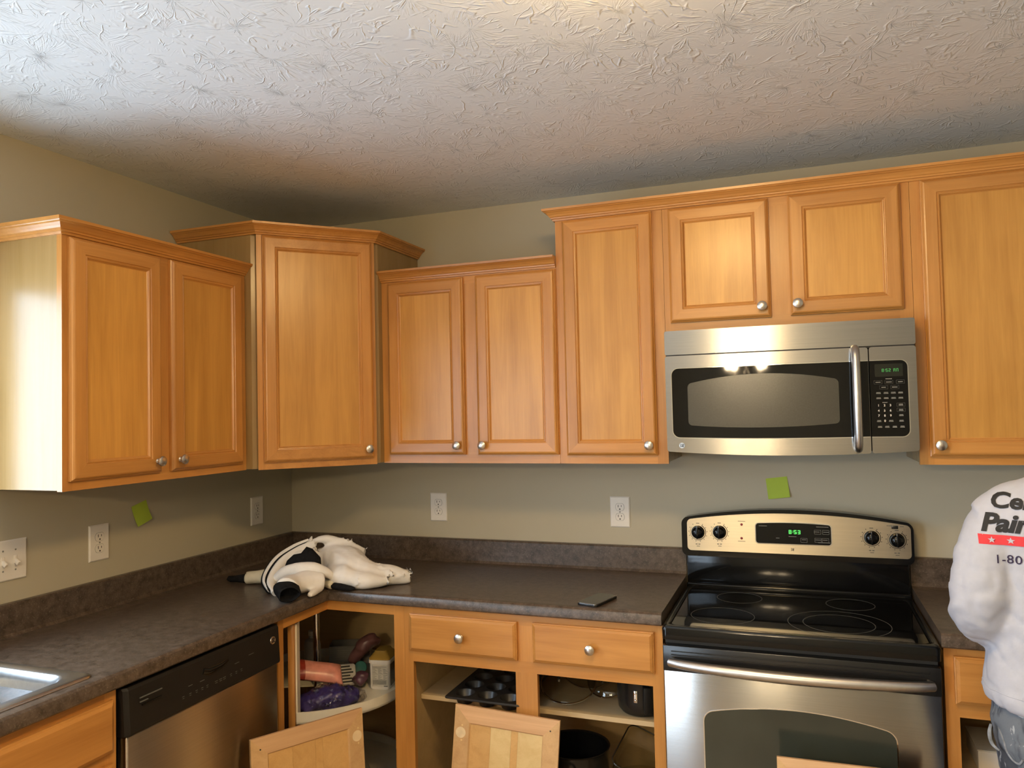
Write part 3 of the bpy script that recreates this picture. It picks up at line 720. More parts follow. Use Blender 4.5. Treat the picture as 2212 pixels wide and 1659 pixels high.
# ------------------------------------------------------------------ microwave
def monogram(T, r, mat_ring, mat_mark, parent, ring=True):
    """round badge with the curly two-letter monogram"""
    if ring:
        mk('badge', *xf(lathe([(r, 0), (r, 0.001), (r*0.95, 0.0022), (r*0.78, 0.0022), (r*0.74, 0.0014)], 24), T), mat_ring, parent, smooth=True)
    vf = textmesh('GE', r*1.15, shear=0.25, offset=r*0.02, align='CENTER', space=0.8)
    q = [vf]
    for k in range(4):
        a = PI/4 + k*PI/2; c = (0.56*r*math.cos(a), 0.56*r*math.sin(a))
        pts = [(c[0]+0.20*r*math.cos(a-2.2+j*0.55), c[1]+0.20*r*math.sin(a-2.2+j*0.55), 0) for j in range(9)]
        q.append(tube(pts, r*0.05, 6))
    v = [(x, y-r*0.40, z) for x, y, z in q[0][0]], q[0][1]
    mk('monogram', *xf(merge([v]+q[1:]), T @ Matrix.Translation((0, 0, 0.0025 if ring else 0.0006))), mat_mark, parent)
MX0, MX1, MC, MH = 1.8165, 2.5755, 2.196, 0.3795
yM = lambda x: -0.398 - 0.010*(1-((x-MC)/MH)**2)
t = thing('microwave', 'stainless over-the-range microwave with a curved bar handle and black keypad', 'microwave', (MC, -0.2, 1.405))
box('case', MX0+0.001, MX1-0.001, -0.352, -0.004, 1.409, 1.8185, M['blackplastic'], t)
boxes('underside_vent', [(MX0+0.05+0.13*k, MX0+0.15+0.13*k, -0.30, -0.12, 1.4065, 1.4085) for k in range(5)], M['dark'], t)
def slabobj(name, a, yfun, th, mat, parent, bev=0.0, **k):
    return mk(name, *slab(*a, yfun, th), mat, parent, smooth=True, ang=30, **k)
def bowed(name, x0, x1, z0, z1, r, dy, th, mat, parent, n=18):
    xs, lo, hi = rr(x0, x1, z0, z1, r, n)
    return slabobj(name, (xs, lo, hi), lambda x: yM(x)-dy, th, mat, parent)
zbot = lambda x: 1.4055 - 0.0
vent = bowed('vent_cover', MX0, MX1, 1.7375, 1.8185, 0.006, 0.0, 0.022, M['steelx'], t)
bowed('gap_shadow', MX0+0.003, MX1-0.003, 1.7325, 1.7385, 0.001, -0.004, 0.02, M['dark'], t)
zb_ = lambda x: 1.4125 - 0.013*(1-((x-MC)/MH)**2)
door = bowed('door', MX0, 2.4415, zb_, 1.7335, 0.008, 0.0, 0.024, M['steelx'], t)
ctl = bowed('control_panel', 2.4445, MX1, zb_, 1.7335, 0.008, 0.0, 0.024, M['steelx'], t)
# dark door glass with rounded left corners, bright edge trim beneath it
def leftround(x0, x1, z0, z1, r, right=False):
    xs, lo, hi = rr(x0, x1, z0, z1, r)
    f0 = z0 if callable(z0) else (lambda x: z0); f1 = z1 if callable(z1) else (lambda x: z1)
    if right: return xs, (lambda x: lo(x) if x > (x0+x1)/2 else f0(x)), (lambda x: hi(x) if x > (x0+x1)/2 else f1(x))
    return xs, (lambda x: lo(x) if x < (x0+x1)/2 else f0(x)), (lambda x: hi(x) if x < (x0+x1)/2 else f1(x))
slabobj('glass_trim', leftround(1.8355, 2.4405, lambda x: 1.4585-0.006*(1-((x-MC)/MH)**2), 1.6925, 0.024), lambda x: yM(x)-0.0012, 0.002, M['chrome'], door)
slabobj('door_glass', leftround(1.8380, 2.4410, lambda x: 1.4610-0.006*(1-((x-MC)/MH)**2), 1.6905, 0.022), lambda x: yM(x)-0.0022, 0.002, M['blackglass'], door)
wl0 = lambda x: 1.4900 + 0.010*((x-2.122)/0.232)**2; wl1 = lambda x: 1.6640 - 0.026*((x-2.122)/0.232)**2
slabobj('screen', rr(1.8900, 2.3550, wl0, wl1, 0.012), lambda x: yM(x)-0.0028, 0.001, M['mwwin'], door)
slabobj('keypad_trim', leftround(2.4448, 2.5525, 1.4545, 1.6925, 0.022, True), lambda x: yM(x)-0.0012, 0.002, M['chrome'], ctl)
pad = slabobj('keypad', leftround(2.4445, 2.5500, 1.4570, 1.6905, 0.020, True), lambda x: yM(x)-0.0022, 0.002, M['blackglass'], ctl)
TK2 = lambda x, z: frame((x, yM(x)-0.0026, z), (1, 0, 0), (0, 0, 1))
bowed('clock_display', 2.459, 2.537, 1.641, 1.680, 0.002, 0.0026, 0.0006, M['lcd'], ctl, 4)
mk('clock_digits', *xf(digits('8:52 AM', 0.0095, 0.0056, 0.0013), TK2(2.4785, 1.6555) @ Matrix.Translation((0, 0, 0.001))), M['greendim'], ctl)
bars = []
for x, z, w in [(2.467, 1.624, .014), (2.497, 1.624, .016), (2.529, 1.624, .013), (2.482, 1.608, .012), (2.513, 1.608, .015), (2.497, 1.634, .018), (2.484, 1.5615, .014)]:
    bars.append(xf(bx(-w/2, w/2, -0.0011, 0.0011, 0, 0.0003), TK2(x, z)))
for z in (1.591, 1.575):
    for k, x in enumerate((2.467, 2.488, 2.5085, 2.5285)):
        bars.append(xf(bx(-0.006, 0.006, 0.0003, 0.0022, 0, 0.0003), TK2(x, z))); bars.append(xf(bx(-0.0066, 0.0066, -0.0026, -0.0009, 0, 0.0003), TK2(x, z)))
for x, z in [(2.528, 1.554), (2.528, 1.538), (2.528, 1.522), (2.528, 1.505), (2.466, 1.505), (2.4995, 1.505), (2.468, 1.487), (2.488, 1.487), (2.509, 1.487), (2.530, 1.487)]:
    bars.append(xf(bx(-0.0055, 0.0055, 0.0003, 0.0024, 0, 0.0003), TK2(x, z))); bars.append(xf(bx(-0.0062, 0.0062, -0.0028, -0.0009, 0, 0.0003), TK2(x, z)))
tag(mk('printed_legend', *merge(bars), M['legend'], ctl), kind='stuff')
outl = []
for x, z in [(2.467, 1.624), (2.497, 1.624), (2.529, 1.624), (2.482, 1.608), (2.513, 1.608), (2.528, 1.554), (2.528, 1.538)]:
    w, h = 0.0115, 0.0055
    for q in (bx(-w, w, h-.0005, h, 0, .0003), bx(-w, w, -h, -h+.0005, 0, .0003), bx(-w, -w+.0005, -h, h, 0, .0003), bx(w-.0005, w, -h, h, 0, .0003)): outl.append(xf(q, TK2(x, z)))
tag(mk('button_outlines', *merge(outl), M['legenddim'], ctl), kind='stuff')
for s, x, z in [('1', 2.466, 1.553), ('2', 2.4825, 1.553), ('3', 2.499, 1.553), ('4', 2.466, 1.537), ('5', 2.4825, 1.537), ('6', 2.499, 1.537), ('7', 2.466, 1.5215), ('8', 2.4825, 1.5215), ('9', 2.499, 1.5215), ('0', 2.4825, 1.5055)]:
    vf = textmesh(s, 0.0095, offset=0.0002, align='CENTER')
    mk('numeral', *xf(vf, TK2(x, z-0.0034) @ Matrix.Translation((0, 0, 0.0004))), M['white'], ctl)
hp = smoothpath([(2.404, yM(2.404)-0.002, 1.729), (2.404, yM(2.404)-0.024, 1.726), (2.404, yM(2.404)-0.041, 1.690), (2.404, yM(2.404)-0.052, 1.575), (2.404, yM(2.404)-0.041, 1.460), (2.404, yM(2.404)-0.024, 1.424), (2.404, yM(2.404)-0.002, 1.421)], 6)
mk('handle', *tube(hp, 0.0125, 14), M['handle'], door, smooth=True)
monogram(frame((1.866, yM(1.866)-0.0002, 1.4325), (1, -0.10, 0), (0, 0, 1)), 0.0095, M['badge'], M['ink'], door)

# ------------------------------------------------------------------ range
t = thing('range', 'freestanding electric range with black glass cooktop and stainless oven door', 'range', (2.198, -0.33, 0))
RX0, RX1, RC = 1.8195, 2.5775, 2.1985
box('body', RX0+0.002, RX1-0.002, -0.575, -0.03, 0.02, 0.853, M['blackplastic'], t)
# cooktop frame: rim with rolled front lip
rim = [rloop(RX0, RX1, -0.628, -0.045, 0.012, 0.852), rloop(RX0-0.001, RX1+0.001, -0.630, -0.044, 0.014, 0.884), rloop(RX0+0.003, RX1-0.003, -0.626, -0.048, 0.014, 0.8925), rloop(RX0+0.012, RX1-0.012, -0.612, -0.090, 0.018, 0.8945),
       rloop(RX0+0.020, RX1-0.020, -0.603, -0.098, 0.020, 0.8915), rloop(RX0+0.022, RX1-0.022, -0.601, -0.100, 0.020, 0.886)]
V = [p for l in rim for p in l]; n = len(rim[0]); F = []
for i in range(len(rim)-1):
    for k in range(n): a, b = i*n+k, i*n+(k+1) % n; F.append((a, b, b+n, a+n))
F.append(tuple(range(n))); F.append(tuple(range((len(rim)-1)*n, len(rim)*n)))
ct = mk('cooktop', V, F, M['blackgloss'], t, smooth=True, ang=50)
V = rloop(RX0+0.024, RX1-0.024, -0.599, -0.102, 0.018, 0.8862) + rloop(RX0+0.024, RX1-0.024, -0.599, -0.102, 0.018, 0.8905)
mk('cooktop_glass', V, [tuple(range(n)), tuple(range(n, 2*n))] + [(i, (i+1) % n, n+(i+1) % n, n+i) for i in range(n)], M['blackglass'], ct)
def ringmesh(r, w, z):
    m_ = 56; V = []; F = []
    for k in range(m_):
        a = 2*PI*k/m_
        for q in (r-w/2, r+w/2): V.append((q*math.cos(a), q*math.sin(a), 0)); V.append((q*math.cos(a), q*math.sin(a), z))
    for k in range(m_):
        p, q = 4*k, 4*((k+1) % m_); F += [(p+1, p+3, q+3, q+1), (p, p+1, q+1, q), (p+2, q+2, q+3, p+3)]
    return V, F
for x, y, rs in [(1.985, -0.455, (0.098,)), (2.328, -0.455, (0.146, 0.102)), (2.02, -0.205, (0.075,)), (2.375, -0.205, (0.075,))]:
    for r in rs: mk('burner_ring', *xf(ringmesh(r, 0.0016, 0.0003), Matrix.Translation((x, y, 0.8906))), M['legenddim'], ct)
# backguard
box('riser', RX0+0.004, RX1-0.004, -0.062, -0.026, 0.880, 1.035, M['blackgloss'], t, bev=0.004)
box('riser_ledge', RX0+0.004, RX1-0.004, -0.088, -0.060, 0.886, 0.9085, M['blackgloss'], t, bev=0.006, seg=3)
gz1 = lambda x: 1.183 - 0.037*((x-RC)/0.385)**2
gl = lambda x: 1.004
xs, lo, hi = rr(1.8080, 2.5890, gl, gz1, 0.022, 20)
guard = slabobj('backguard', (xs, lo, hi), lambda x: -0.070, 0.0445, M['blackgloss'], t)
xs, lo, hi = rr(1.8290, 2.5800, lambda x: 1.0255, lambda x: 1.1695-0.030*((x-RC)/0.37)**2, 0.014, 20)
fp = slabobj('fascia', (xs, lo, hi), lambda x: -0.0745, 0.006, M['steelpanel'], guard)
TB = lambda x, z, dy=0.0746: frame((x, -dy, z), (1, 0, 0), (0, 0, 1))
xs, lo, hi = rr(2.0720, 2.3310, lambda x: 1.0590, lambda x: 1.1400-0.005*((x-RC)/0.13)**2, 0.012, 10)
slabobj('display_bezel', (xs, lo, hi), lambda x: -0.0765, 0.003, M['chrome'], guard)
xs, lo, hi = rr(2.0750, 2.3280, lambda x: 1.0620, lambda x: 1.1370-0.005*((x-RC)/0.13)**2, 0.010, 10)
slabobj('display_glass', (xs, lo, hi), lambda x: -0.0772, 0.003, M['blackglass'], guard)
mk('clock_digits', *xf(digits('8:53', 0.0135, 0.0088, 0.0020), TB(2.188, 1.0985, 0.0774)), M['green'], guard)
q = []
for x, z, w in [(2.100, 1.124, .028), (2.300, 1.126, .040), (2.305, 1.071, .040), (2.20, 1.089, .026), (2.238, 1.079, .014), (2.285, 1.080, .018), (2.308, 1.080, .015), (2.281, 1.108, .018), (2.312, 1.108, .018), (2.150, 1.082, .012)]:
    q.append(xf(bx(-w/2, w/2, -0.0008, 0.0008, 0, 0.0002), TB(x, z, 0.0773)))
for x, z in [(2.238, 1.077), (2.285, 1.079), (2.309, 1.079), (2.284, 1.1075), (2.311, 1.1075)]:
    w, h = 0.011, 0.0075
    for r_ in (bx(-w, w, h-.0007, h, 0, .0002), bx(-w, w, -h, -h+.0007, 0, .0002), bx(-w, -w+.0007, -h, h, 0, .0002), bx(w-.0007, w, -h, h, 0, .0002)): q.append(xf(r_, TB(x, z, 0.0773)))
tag(mk('printed_legend', *merge(q), M['legend'], guard), kind='stuff')
for x, z in [(2.026, 1.1265), (2.0245, 1.0765)]:
    mk('indicator_light', *xf(lathe([(0.0046, 0), (0.0046, 0.001), (0.0030, 0.0018), (0.001, 0.0022)], 16), TB(x, z)), M['red'], guard, smooth=True)
KX = [(1.8685, 1.093), (1.9465, 1.096), (2.4575, 1.094), (2.5365, 1.0885)]
for x, z in KX:
    k_ = mk('dial', *xf(lathe([(0.0245, 0.0), (0.0245, 0.002), (0.0225, 0.004), (0.0222, 0.014), (0.0195, 0.021), (0.012, 0.0255), (0.004, 0.0265)], 28), TB(x, z)), M['blackgloss'], guard, smooth=True, ang=50)
    mk('pointer', *xf(merge([bx(-0.0035, 0.0035, -0.021, 0.026, 0.014, 0.0275)]), TB(x, z)), M['blackgloss'], k_, bev=0.0012)
q = []; arcs = []
for x, z in KX:
    for k in range(12):
        a = PI/2 - 0.55 - k*(2*PI-1.1)/11; s = 0.0013
        q.append(xf(bx(0.0335*math.cos(a)-s, 0.0335*math.cos(a)+s, 0.0335*math.sin(a)-s*1.3, 0.0335*math.sin(a)+s*1.3, 0, 0.0002), TB(x, z)))
    q.append(xf(bx(-0.006, 0.006, 0.032, 0.0345, 0, 0.0002), TB(x, z)))
    for dx in (-0.006, 0.004): q.append(xf(bx(dx-0.0035, dx+0.0035, -0.0455, -0.0425, 0, 0.0002), TB(x, z)))
    q.append(xf(bx(-0.006, 0.006, -0.0525, -0.0505, 0, 0.0002), TB(x, z)))
    arcs.append(xf(tube([(0.0285*math.cos(PI/2-0.5-k*(2*PI-1.3)/30), 0.0285*math.sin(PI/2-0.5-k*(2*PI-1.3)/30), 0.0001) for k in range(31)], lerp([0.0013, 0.0009, 0.0005], 31), 6), TB(x, z)))
for x, z in [(2.026, 1.138), (2.0245, 1.0655)]: q.append(xf(bx(-0.013, 0.013, -0.0009, 0.0009, 0, 0.0002), TB(x, z)))
q += [xf(bx(-0.028, -0.013, -0.001, 0.001, 0, .0002), TB(2.534, 1.137)), xf(bx(0.013, 0.025, -0.001, 0.001, 0, .0002), TB(2.534, 1.1355))]
tag(mk('dial_print', *merge(q), M['inksoft'], guard), kind='stuff')
tag(mk('dial_arcs', *merge(arcs), M['ink'], guard), kind='stuff')
mk('rocker_switch', *xf(bx(-0.0105, 0.0105, -0.0055, 0.0055, 0, 0.003), TB(2.531, 1.1325)), M['blacksatin'], guard, bev=0.001)
monogram(TB(2.1985, 1.0425), 0.0078, M['chrome'], M['ink'], guard, ring=False)
# vent strip and oven door
box('vent_strip', RX0+0.001, RX1-0.001, -0.626, -0.578, 0.756, 0.834, M['blacksatin'], t, bev=0.003)
for z0 in (0.8175, 0.8070):
    mk('vent_slot', *tube(smoothpath([(1.846, -0.6262, z0), (2.2, -0.6262, z0), (2.548, -0.6262, z0)], 4), 0.0016, 8), M['blackgloss'], t, smooth=True)
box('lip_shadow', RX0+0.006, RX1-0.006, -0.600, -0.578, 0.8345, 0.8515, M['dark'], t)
dr = box('oven_door', RX0+0.0005, RX1-0.0005, -0.613, -0.577, 0.215, 0.7545, M['steelx'], t, bev=0.003)
oz = lambda x: 0.672 - 0.032*((x-2.20)/0.262)**2 if True else 0
xs, lo, hi = rr(1.9345, 2.4635, lambda x: 0.300, lambda x: 0.6745-0.034*((x-2.199)/0.262)**2, 0.026, 18)
slabobj('window_trim', (xs, lo, hi), lambda x: -0.6145, 0.003, M['chrome'], dr)
xs, lo, hi = rr(1.9375, 2.4605, lambda x: 0.303, lambda x: 0.6715-0.034*((x-2.199)/0.262)**2, 0.024, 18)
slabobj('oven_window', (xs, lo, hi), lambda x: -0.6152, 0.003, M['ovenwin'], dr)
hz = lambda s: 0.7875 - 0.004*(1-s*s)
hp = [(2.1985+0.352*s, -0.640-0.034*(1-s*s)**0.8 if abs(s) < 1 else -0.640, hz(s)) for s in [-1+2*k/28 for k in range(29)]]
hp = [(2.1985-0.352, -0.622, hz(1))] + hp + [(2.1985+0.352, -0.622, hz(1))]
mk('handle', *tube(hp, [0.011]+lerp([0.0135, 0.0160, 0.0165, 0.0160, 0.0135], 29)+[0.011], 16), M['handle'], dr, smooth=True)
box('storage_drawer', RX0+0.0005, RX1-0.0005, -0.613, -0.577, 0.06, 0.205, M['steelx'], t, bev=0.003)

# ------------------------------------------------------------------ dishwasher
t = thing('dishwasher', 'built-in dishwasher with black control strip and brushed steel door', 'dishwasher', (0.3, -1.2, 0))
box('body', 0.03, 0.560, -1.510, -0.875, 0.02, 0.872, M['blackplastic'], t)
dr = box('door', 0.562, 0.597, -1.495, -0.889, 0.11, 0.748, M['steeldw'], t, bev=0.006, seg=3)
V = [(0.575, 0, 0)]
xs_ = [-1.500, -1.490, -0.900, -0.884]
pl = [(0.588, 0.752), (0.611, 0.754), (0.614, 0.760), (0.608, 0.868), (0.602, 0.8745), (0.564, 0.8745), (0.564, 0.752)]
V, F = [], []; n = len(pl)
for y, k in zip([-1.508, -1.498, -0.898, -0.8895], [0.010, 0.0, 0.0, 0.008]):
    for x, z in pl: V.append((x-(k if x > 0.58 else 0), y, z))
for i in range(3):
    for k in range(n): a, b = i*n+k, i*n+(k+1) % n; F.append((a, b, b+n, a+n))
F.append(tuple(range(n))); F.append(tuple(range(3*n, 4*n)))
cp = mk('control_strip', V, F, M['blackplastic'], t, smooth=True, ang=25)
TDW = lambda y, z, dx=0.0: frame((0.6143-(z-0.76)*0.0555+dx, y, z), (0, 1, 0), (-0.0555, 0, 1))
mk('latch_pocket', *xf(tube([(-0.053, 0.004, 0), (-0.03, -0.004, 0), (0.02, -0.002, 0), (0.05, 0.006, 0)], [0.009, 0.011, 0.009, 0.005], 10, flat=0.35), TDW(-1.186, 0.830)), M['blackgloss'], cp, smooth=True)
for k, (a, b, z) in enumerate([(-1.466, -1.392, 0.8395), (-1.466, -1.440, 0.829), (-1.460, -1.394, 0.820)]):
    mk('vent_louver', *xf(bx(0, b-a, -0.0014, 0.0014, 0, 0.003), TDW(a, z)), M['legenddim' if k < 2 else 'blackgloss'], cp)
q = []
for k, y in enumerate([-1.318, -1.292, -1.268, -1.246, -1.226, -1.190, -1.172, -1.156, -1.128, -1.105, -1.082]):
    w = 0.004 if k not in (5, 6, 7) else 0.006
    z = 0.788
    q.append(xf(bx(-w, w, 0.002, 0.0036, 0, 0.0003), TDW(y, z))); q.append(xf(bx(-w*0.8, w*0.8, -0.003, -0.0015, 0, 0.0003), TDW(y, z)))
for y, z, w in [(-1.290, 0.812, .008), (-1.245, 0.810, .009), (-1.100, 0.815, .010), (-1.035, 0.822, .012)]: q.append(xf(bx(-w, w, -0.0009, 0.0009, 0, 0.0003), TDW(y, z)))
tag(mk('printed_legend', *merge(q), M['legenddim'], cp), kind='stuff')
monogram(TDW(-0.930, 0.834), 0.0125, M['nickel'], M['ink'], cp)
box('toe_panel', 0.49, 0.505, -1.508, -0.885, 0.0, 0.105, M['blackplastic'], t)

# ------------------------------------------------------------------ outlets, switch, notes
def plate(T, w, h):
    V = []; b = 0.004
    for z, i in ((0, 0), (0.0025, 0), (0.0055, b)): V += [(-w/2+i, -h/2+i, z), (w/2-i, -h/2+i, z), (w/2-i, h/2-i, z), (-w/2+i, h/2-i, z)]
    F = [(0, 1, 2, 3), (8, 9, 10, 11)] + [(4*i+k, 4*i+(k+1) % 4, 4*i+4+(k+1) % 4, 4*i+4+k) for i in (0, 1) for k in range(4)]
    return xf((V, F), T)
def outlet(T, label):
    t = thing('wall_outlet', label, 'outlet', T.to_translation(), 'duplex wall outlets over the worktop')
    mk('plate', *plate(T, 0.079, 0.121), M['white'], t)
    for dz in (0.0195, -0.0195):
        L_ = []
        for k in range(24):
            a = 2*PI*k/24; L_.append((0.0172*math.cos(a), max(-0.0135, min(0.0135, 0.0172*math.sin(a)))+dz))
        mk('gasket', *xf((lambda P: ([(x*1.07, (y-dz)*1.07+dz, z) for z in (0.0050, 0.0057) for x, y in P], [tuple(range(24)), tuple(range(24, 48))]+[(i, (i+1) % 24, 24+(i+1) % 24, 24+i) for i in range(24)]))(L_), T), M['legend'], t)
        r_ = mk('receptacle', *xf(([(x, y, z) for z in (0.0050, 0.0068) for x, y in L_], [tuple(range(24)), tuple(range(24, 48))]+[(i, (i+1) % 24, 24+(i+1) % 24, 24+i) for i in range(24)]), T), M['white'], t)
        mk('slot', *xf(bx(-0.0075, -0.0052, dz-0.001, dz+0.0085, 0.0062, 0.0070), T), M['dark'], r_)
        mk('slot', *xf(bx(0.0052, 0.0073, dz+0.0005, dz+0.0075, 0.0062, 0.0070), T), M['dark'], r_)
        mk('ground_hole', *xf(lathe([(0.0028, 0.0062), (0.0028, 0.0070)], 12), T @ Matrix.Translation((0, dz-0.0080, 0))), M['dark'], r_)
    mk('screw', *xf(lathe([(0.003, 0.0052), (0.003, 0.0062), (0.0015, 0.0066)], 12), T), M['legend'], t)
BW = lambda x, z: frame((x, -0.0002, z), (1, 0, 0), (0, 0, 1))
LW = lambda y, z: frame((0.0002, y, z), (0, 1, 0), (0, 0, 1))
outlet(BW(0.763, 1.1525), 'white duplex outlet on the back wall, the one closer to the jacket')
outlet(BW(1.5595, 1.151), 'white duplex outlet on the back wall nearest the range')
outlet(LW(-1.057, 1.1475), 'white duplex outlet on the side wall below the green note')
outlet(LW(-0.2505, 1.1495), 'shaded white duplex outlet on the side wall, closest to the room corner')
T = LW(-1.3745, 1.1475)
t = thing('light_switch', 'white double toggle switch plate on the side wall above the sink', 'switch', T.to_translation())
mk('plate', *plate(T, 0.116, 0.121), M['white'], t)
for u in (-0.0185, 0.0205):
    s_ = mk('toggle_collar', *xf(bx(u-0.0055, u+0.0055, -0.0125, 0.0125, 0.005, 0.0068), T), M['white'], t, bev=0.001)
    mk('toggle', *xf(bx(-0.004, 0.004, -0.006, 0.006, -0.002, 0.017), T @ Matrix.Translation((u, -0.003, 0.006)) @ Matrix.Rotation(0.6, 4, 'X')), M['white'], s_, bev=0.0012)
    for dz in (0.030, -0.030): mk('screw', *xf(lathe([(0.0028, 0.005), (0.0028, 0.0062), (0.0015, 0.0064)], 10), T @ Matrix.Translation((u, dz, 0))), M['legend'], t)
def note(T, c, label):
    """square sticky note, lower edge lifting off the wall"""
    V, F = [], []; n = 8; p = [Vector((x, y, 0)) for x, y in c]
    for i in range(n+1):
        s = i/n
        a = p[0].lerp(p[3], s); b = p[1].lerp(p[2], s); cu = 0.0008 + 0.010*s**2.2
        for k in range(n+1):
            q = a.lerp(b, k/n); V.append((q.x, q.y, cu + 0.0015*s*math.sin(k/n*PI)))
    m_ = n+1
    for i in range(n):
        for k in range(n): F.append((i*m_+k, i*m_+k+1, (i+1)*m_+k+1, (i+1)*m_+k))
    nv = len(V); V += [(x, y, z-0.0004) for x, y, z in V]; F += [tuple(i+nv for i in f[::-1]) for f in F]
    bd = [k for k in range(m_)] + [i*m_+n for i in range(1, m_)] + [n*m_+k for k in range(n-1, -1, -1)] + [i*m_ for i in range(n-1, 0, -1)]
    F += [(bd[i], bd[(i+1) % len(bd)], bd[(i+1) % len(bd)]+nv, bd[i]+nv) for i in range(len(bd))]
    return tag(mk('sticky_note', *xf((V, F), T), M['post'], None, smooth=True, ang=60), label, 'note', 'green sticky notes on the walls')
note(frame((0.0, -0.0005, 0), (1, 0, 0), (0, 0, 1)), [(2.112, 1.288), (2.187, 1.297), (2.196, 1.222), (2.120, 1.213)], 'green sticky note on the back wall under the microwave')
note(frame((0.0005, 0, 0), (0, 1, 0), (0, 0, 1)), [(-0.921, 1.250), (-0.855, 1.268), (-0.836, 1.198), (-0.901, 1.177)], 'green sticky note on the side wall under the two-door cabinet')

# ------------------------------------------------------------------ smartphone
ph = thing('smartphone', 'black smartphone lying face up on the worktop near the range', 'phone', (1.592, -0.512, ZC))
a_ = Vector((1.569-1.535, -0.435+0.562, 0)).normalized()
TPH = frame((1.590, -0.513, ZC+0.0006), (a_.y, -a_.x, 0), (a_.x, a_.y, 0))
def rbox(w, h, r, z0, z1):
    n_ = len(rloop(0, w, 0, h, r, 0, 5))
    V = [p for z in (z0, z1) for p in rloop(-w/2, w/2, -h/2, h/2, r, z, 5)]
    return V, [tuple(range(n_)), tuple(range(n_, 2*n_))] + [(i, (i+1) % n_, n_+(i+1) % n_, n_+i) for i in range(n_)]
mk('case', *xf(rbox(0.074, 0.148, 0.011, 0, 0.0085), TPH), M['blacksatin'], ph, bev=0.002)
mk('frame', *xf(rbox(0.0715, 0.1455, 0.010, 0.0084, 0.0095), TPH), M['nickel'], ph)
mk('screen', *xf(rbox(0.069, 0.143, 0.009, 0.0094, 0.0100), TPH), M['phoneglass'], ph)

# ------------------------------------------------------------------ loose cabinet doors leaning in front of the base cabinets
def loose_door(TLc, TRc, L_, tilt_out, label, cups, dark=False):
    """removed door seen from its inner side; TLc/TRc are the top corners as seen, it leans out at the foot"""
    A, B = Vector(TLc), Vector(TRc); u = (B-A); w_ = u.length; u.normalize()
    out = u.cross(Vector((0, 0, 1))).normalized()         # towards the viewer
    dn = (out*math.sin(tilt_out) - Vector((0, 0, 1))*math.cos(tilt_out)); dn = (dn - u*dn.dot(u)).normalized()
    root = thing('loose_cabinet_door', label, 'cabinet door', (0, 0, 0), 'cabinet doors taken off and leaned up')
    # local frame: x runs right-to-left along the door, y up, z away from the viewer (its face)
    T = Matrix.Identity(4); v = -dn; x = -u; z = x.cross(v)
    o = B + dn*L_
    T = Matrix(((x.x, v.x, z.x, o.x), (x.y, v.y, z.y, o.y), (x.z, v.z, z.z, o.z), (0, 0, 0, 1)))
    I4 = Matrix.Identity(4)
    pn = mk('panel', *bx(0.0500, w_-0.0500, 0.0500, L_-0.0500, 0.0075, 0.0108), M['stave1' if dark else 'stave2'], root)
    ws = [0, 0.30, 0.57, 0.66, 1.0]
    for k in range(4):
        a, b = 0.0500+(w_-0.100)*(1-ws[k+1]), 0.0500+(w_-0.100)*(1-ws[k])
        mk('stave', *bx(a+0.0002, b-0.0002, 0.0500, L_-0.0500, 0.0050, 0.0074), M['stave1' if dark or k in (0, 2) else 'stave2'], pn)
    def back_member(side):
        V, F = member(w_, L_, side); return V, F
    for s in 'lr': mk('stile', *back_member(s), M['backz'], root)
    for s in 'bt': mk('rail', *back_member(s), M['backx'], root)
    for (cu, cv) in cups:
        c = mk('hinge_cup', *xf(lathe([(0.0178, 0.0), (0.0178, -0.0006), (0.0165, -0.0006), (0.0160, -0.0002), (0.004, -0.0001)], 24), Matrix.Translation((cu, cv, -0.0001))), M['bare'], root, smooth=True)
        for dv in (0.024, -0.024): mk('screw_hole', *xf(lathe([(0.0032, 0), (0.0032, -0.0005), (0.0015, -0.0006)], 10), Matrix.Translation((cu-0.004, cv+dv, -0.0001))), M['stave2'], c)
    mk('knob_hole', *xf(lathe([(0.0026, 0), (0.0026, -0.0004)], 10), Matrix.Translation((w_-0.03 if cups and cups[0][0] < w_/2 else 0.030, L_-0.036, -0.0001))), M['dark'], root)
    root.matrix_world = T
    return root
loose_door((1.116, -0.622, 0.575), (1.480, -0.610, 0.556), 0.578, 0.10, 'loose cabinet door with pale staved panel, leaning on the drawer base', [(0.364-0.024, 0.578-0.088)])
loose_door((0.622, -1.056, 0.566), (0.806, -0.712, 0.560), 0.575, 0.10, 'loose cabinet door with darker panel leaning on the dishwasher, in front of the turning shelf', [(0.024, 0.575-0.085)], True)
loose_door((2.146, -0.720, 0.580), (2.560, -0.705, 0.578), 0.590, 0.12, 'loose cabinet door leaning on the oven window', [(0.03, 0.50)])

# ------------------------------------------------------------------ things on the turning shelf
TZ = 0.4985
def blob(name, pts, rad, mat, parent, vox=0.006, amp=0.006, freq=22.0, flat=0.8, zmin=None, seed=0.0, smooth=2, crease=0.0, rough=3.0):
    def fn(co, no):
        p = Vector((co.x*freq+seed, co.y*freq, co.z*freq))
        d = amp*noise.noise(p)
        if crease: d -= crease*max(0, 1-abs(noise.noise(p*0.55+Vector((9, 3, 1))))*rough)
        return d
    parts = pts if isinstance(pts[0], tuple) and isinstance(pts[0][0], (list, tuple)) and isinstance(pts[0][0][0], (list, tuple)) else [(pts, rad, flat)]
    vf = merge([tube(smoothpath(p, 4), lerp(list(r), 4*(len(p)-1)+1), 14, True, f) for p, r, f in parts])
    o = remesh(name, vf, vox, mat, parent, smooth, fn)
    if zmin is not None:
        for v in o.data.vertices:
            if v.co.z < zmin: v.co.z = zmin
    return o
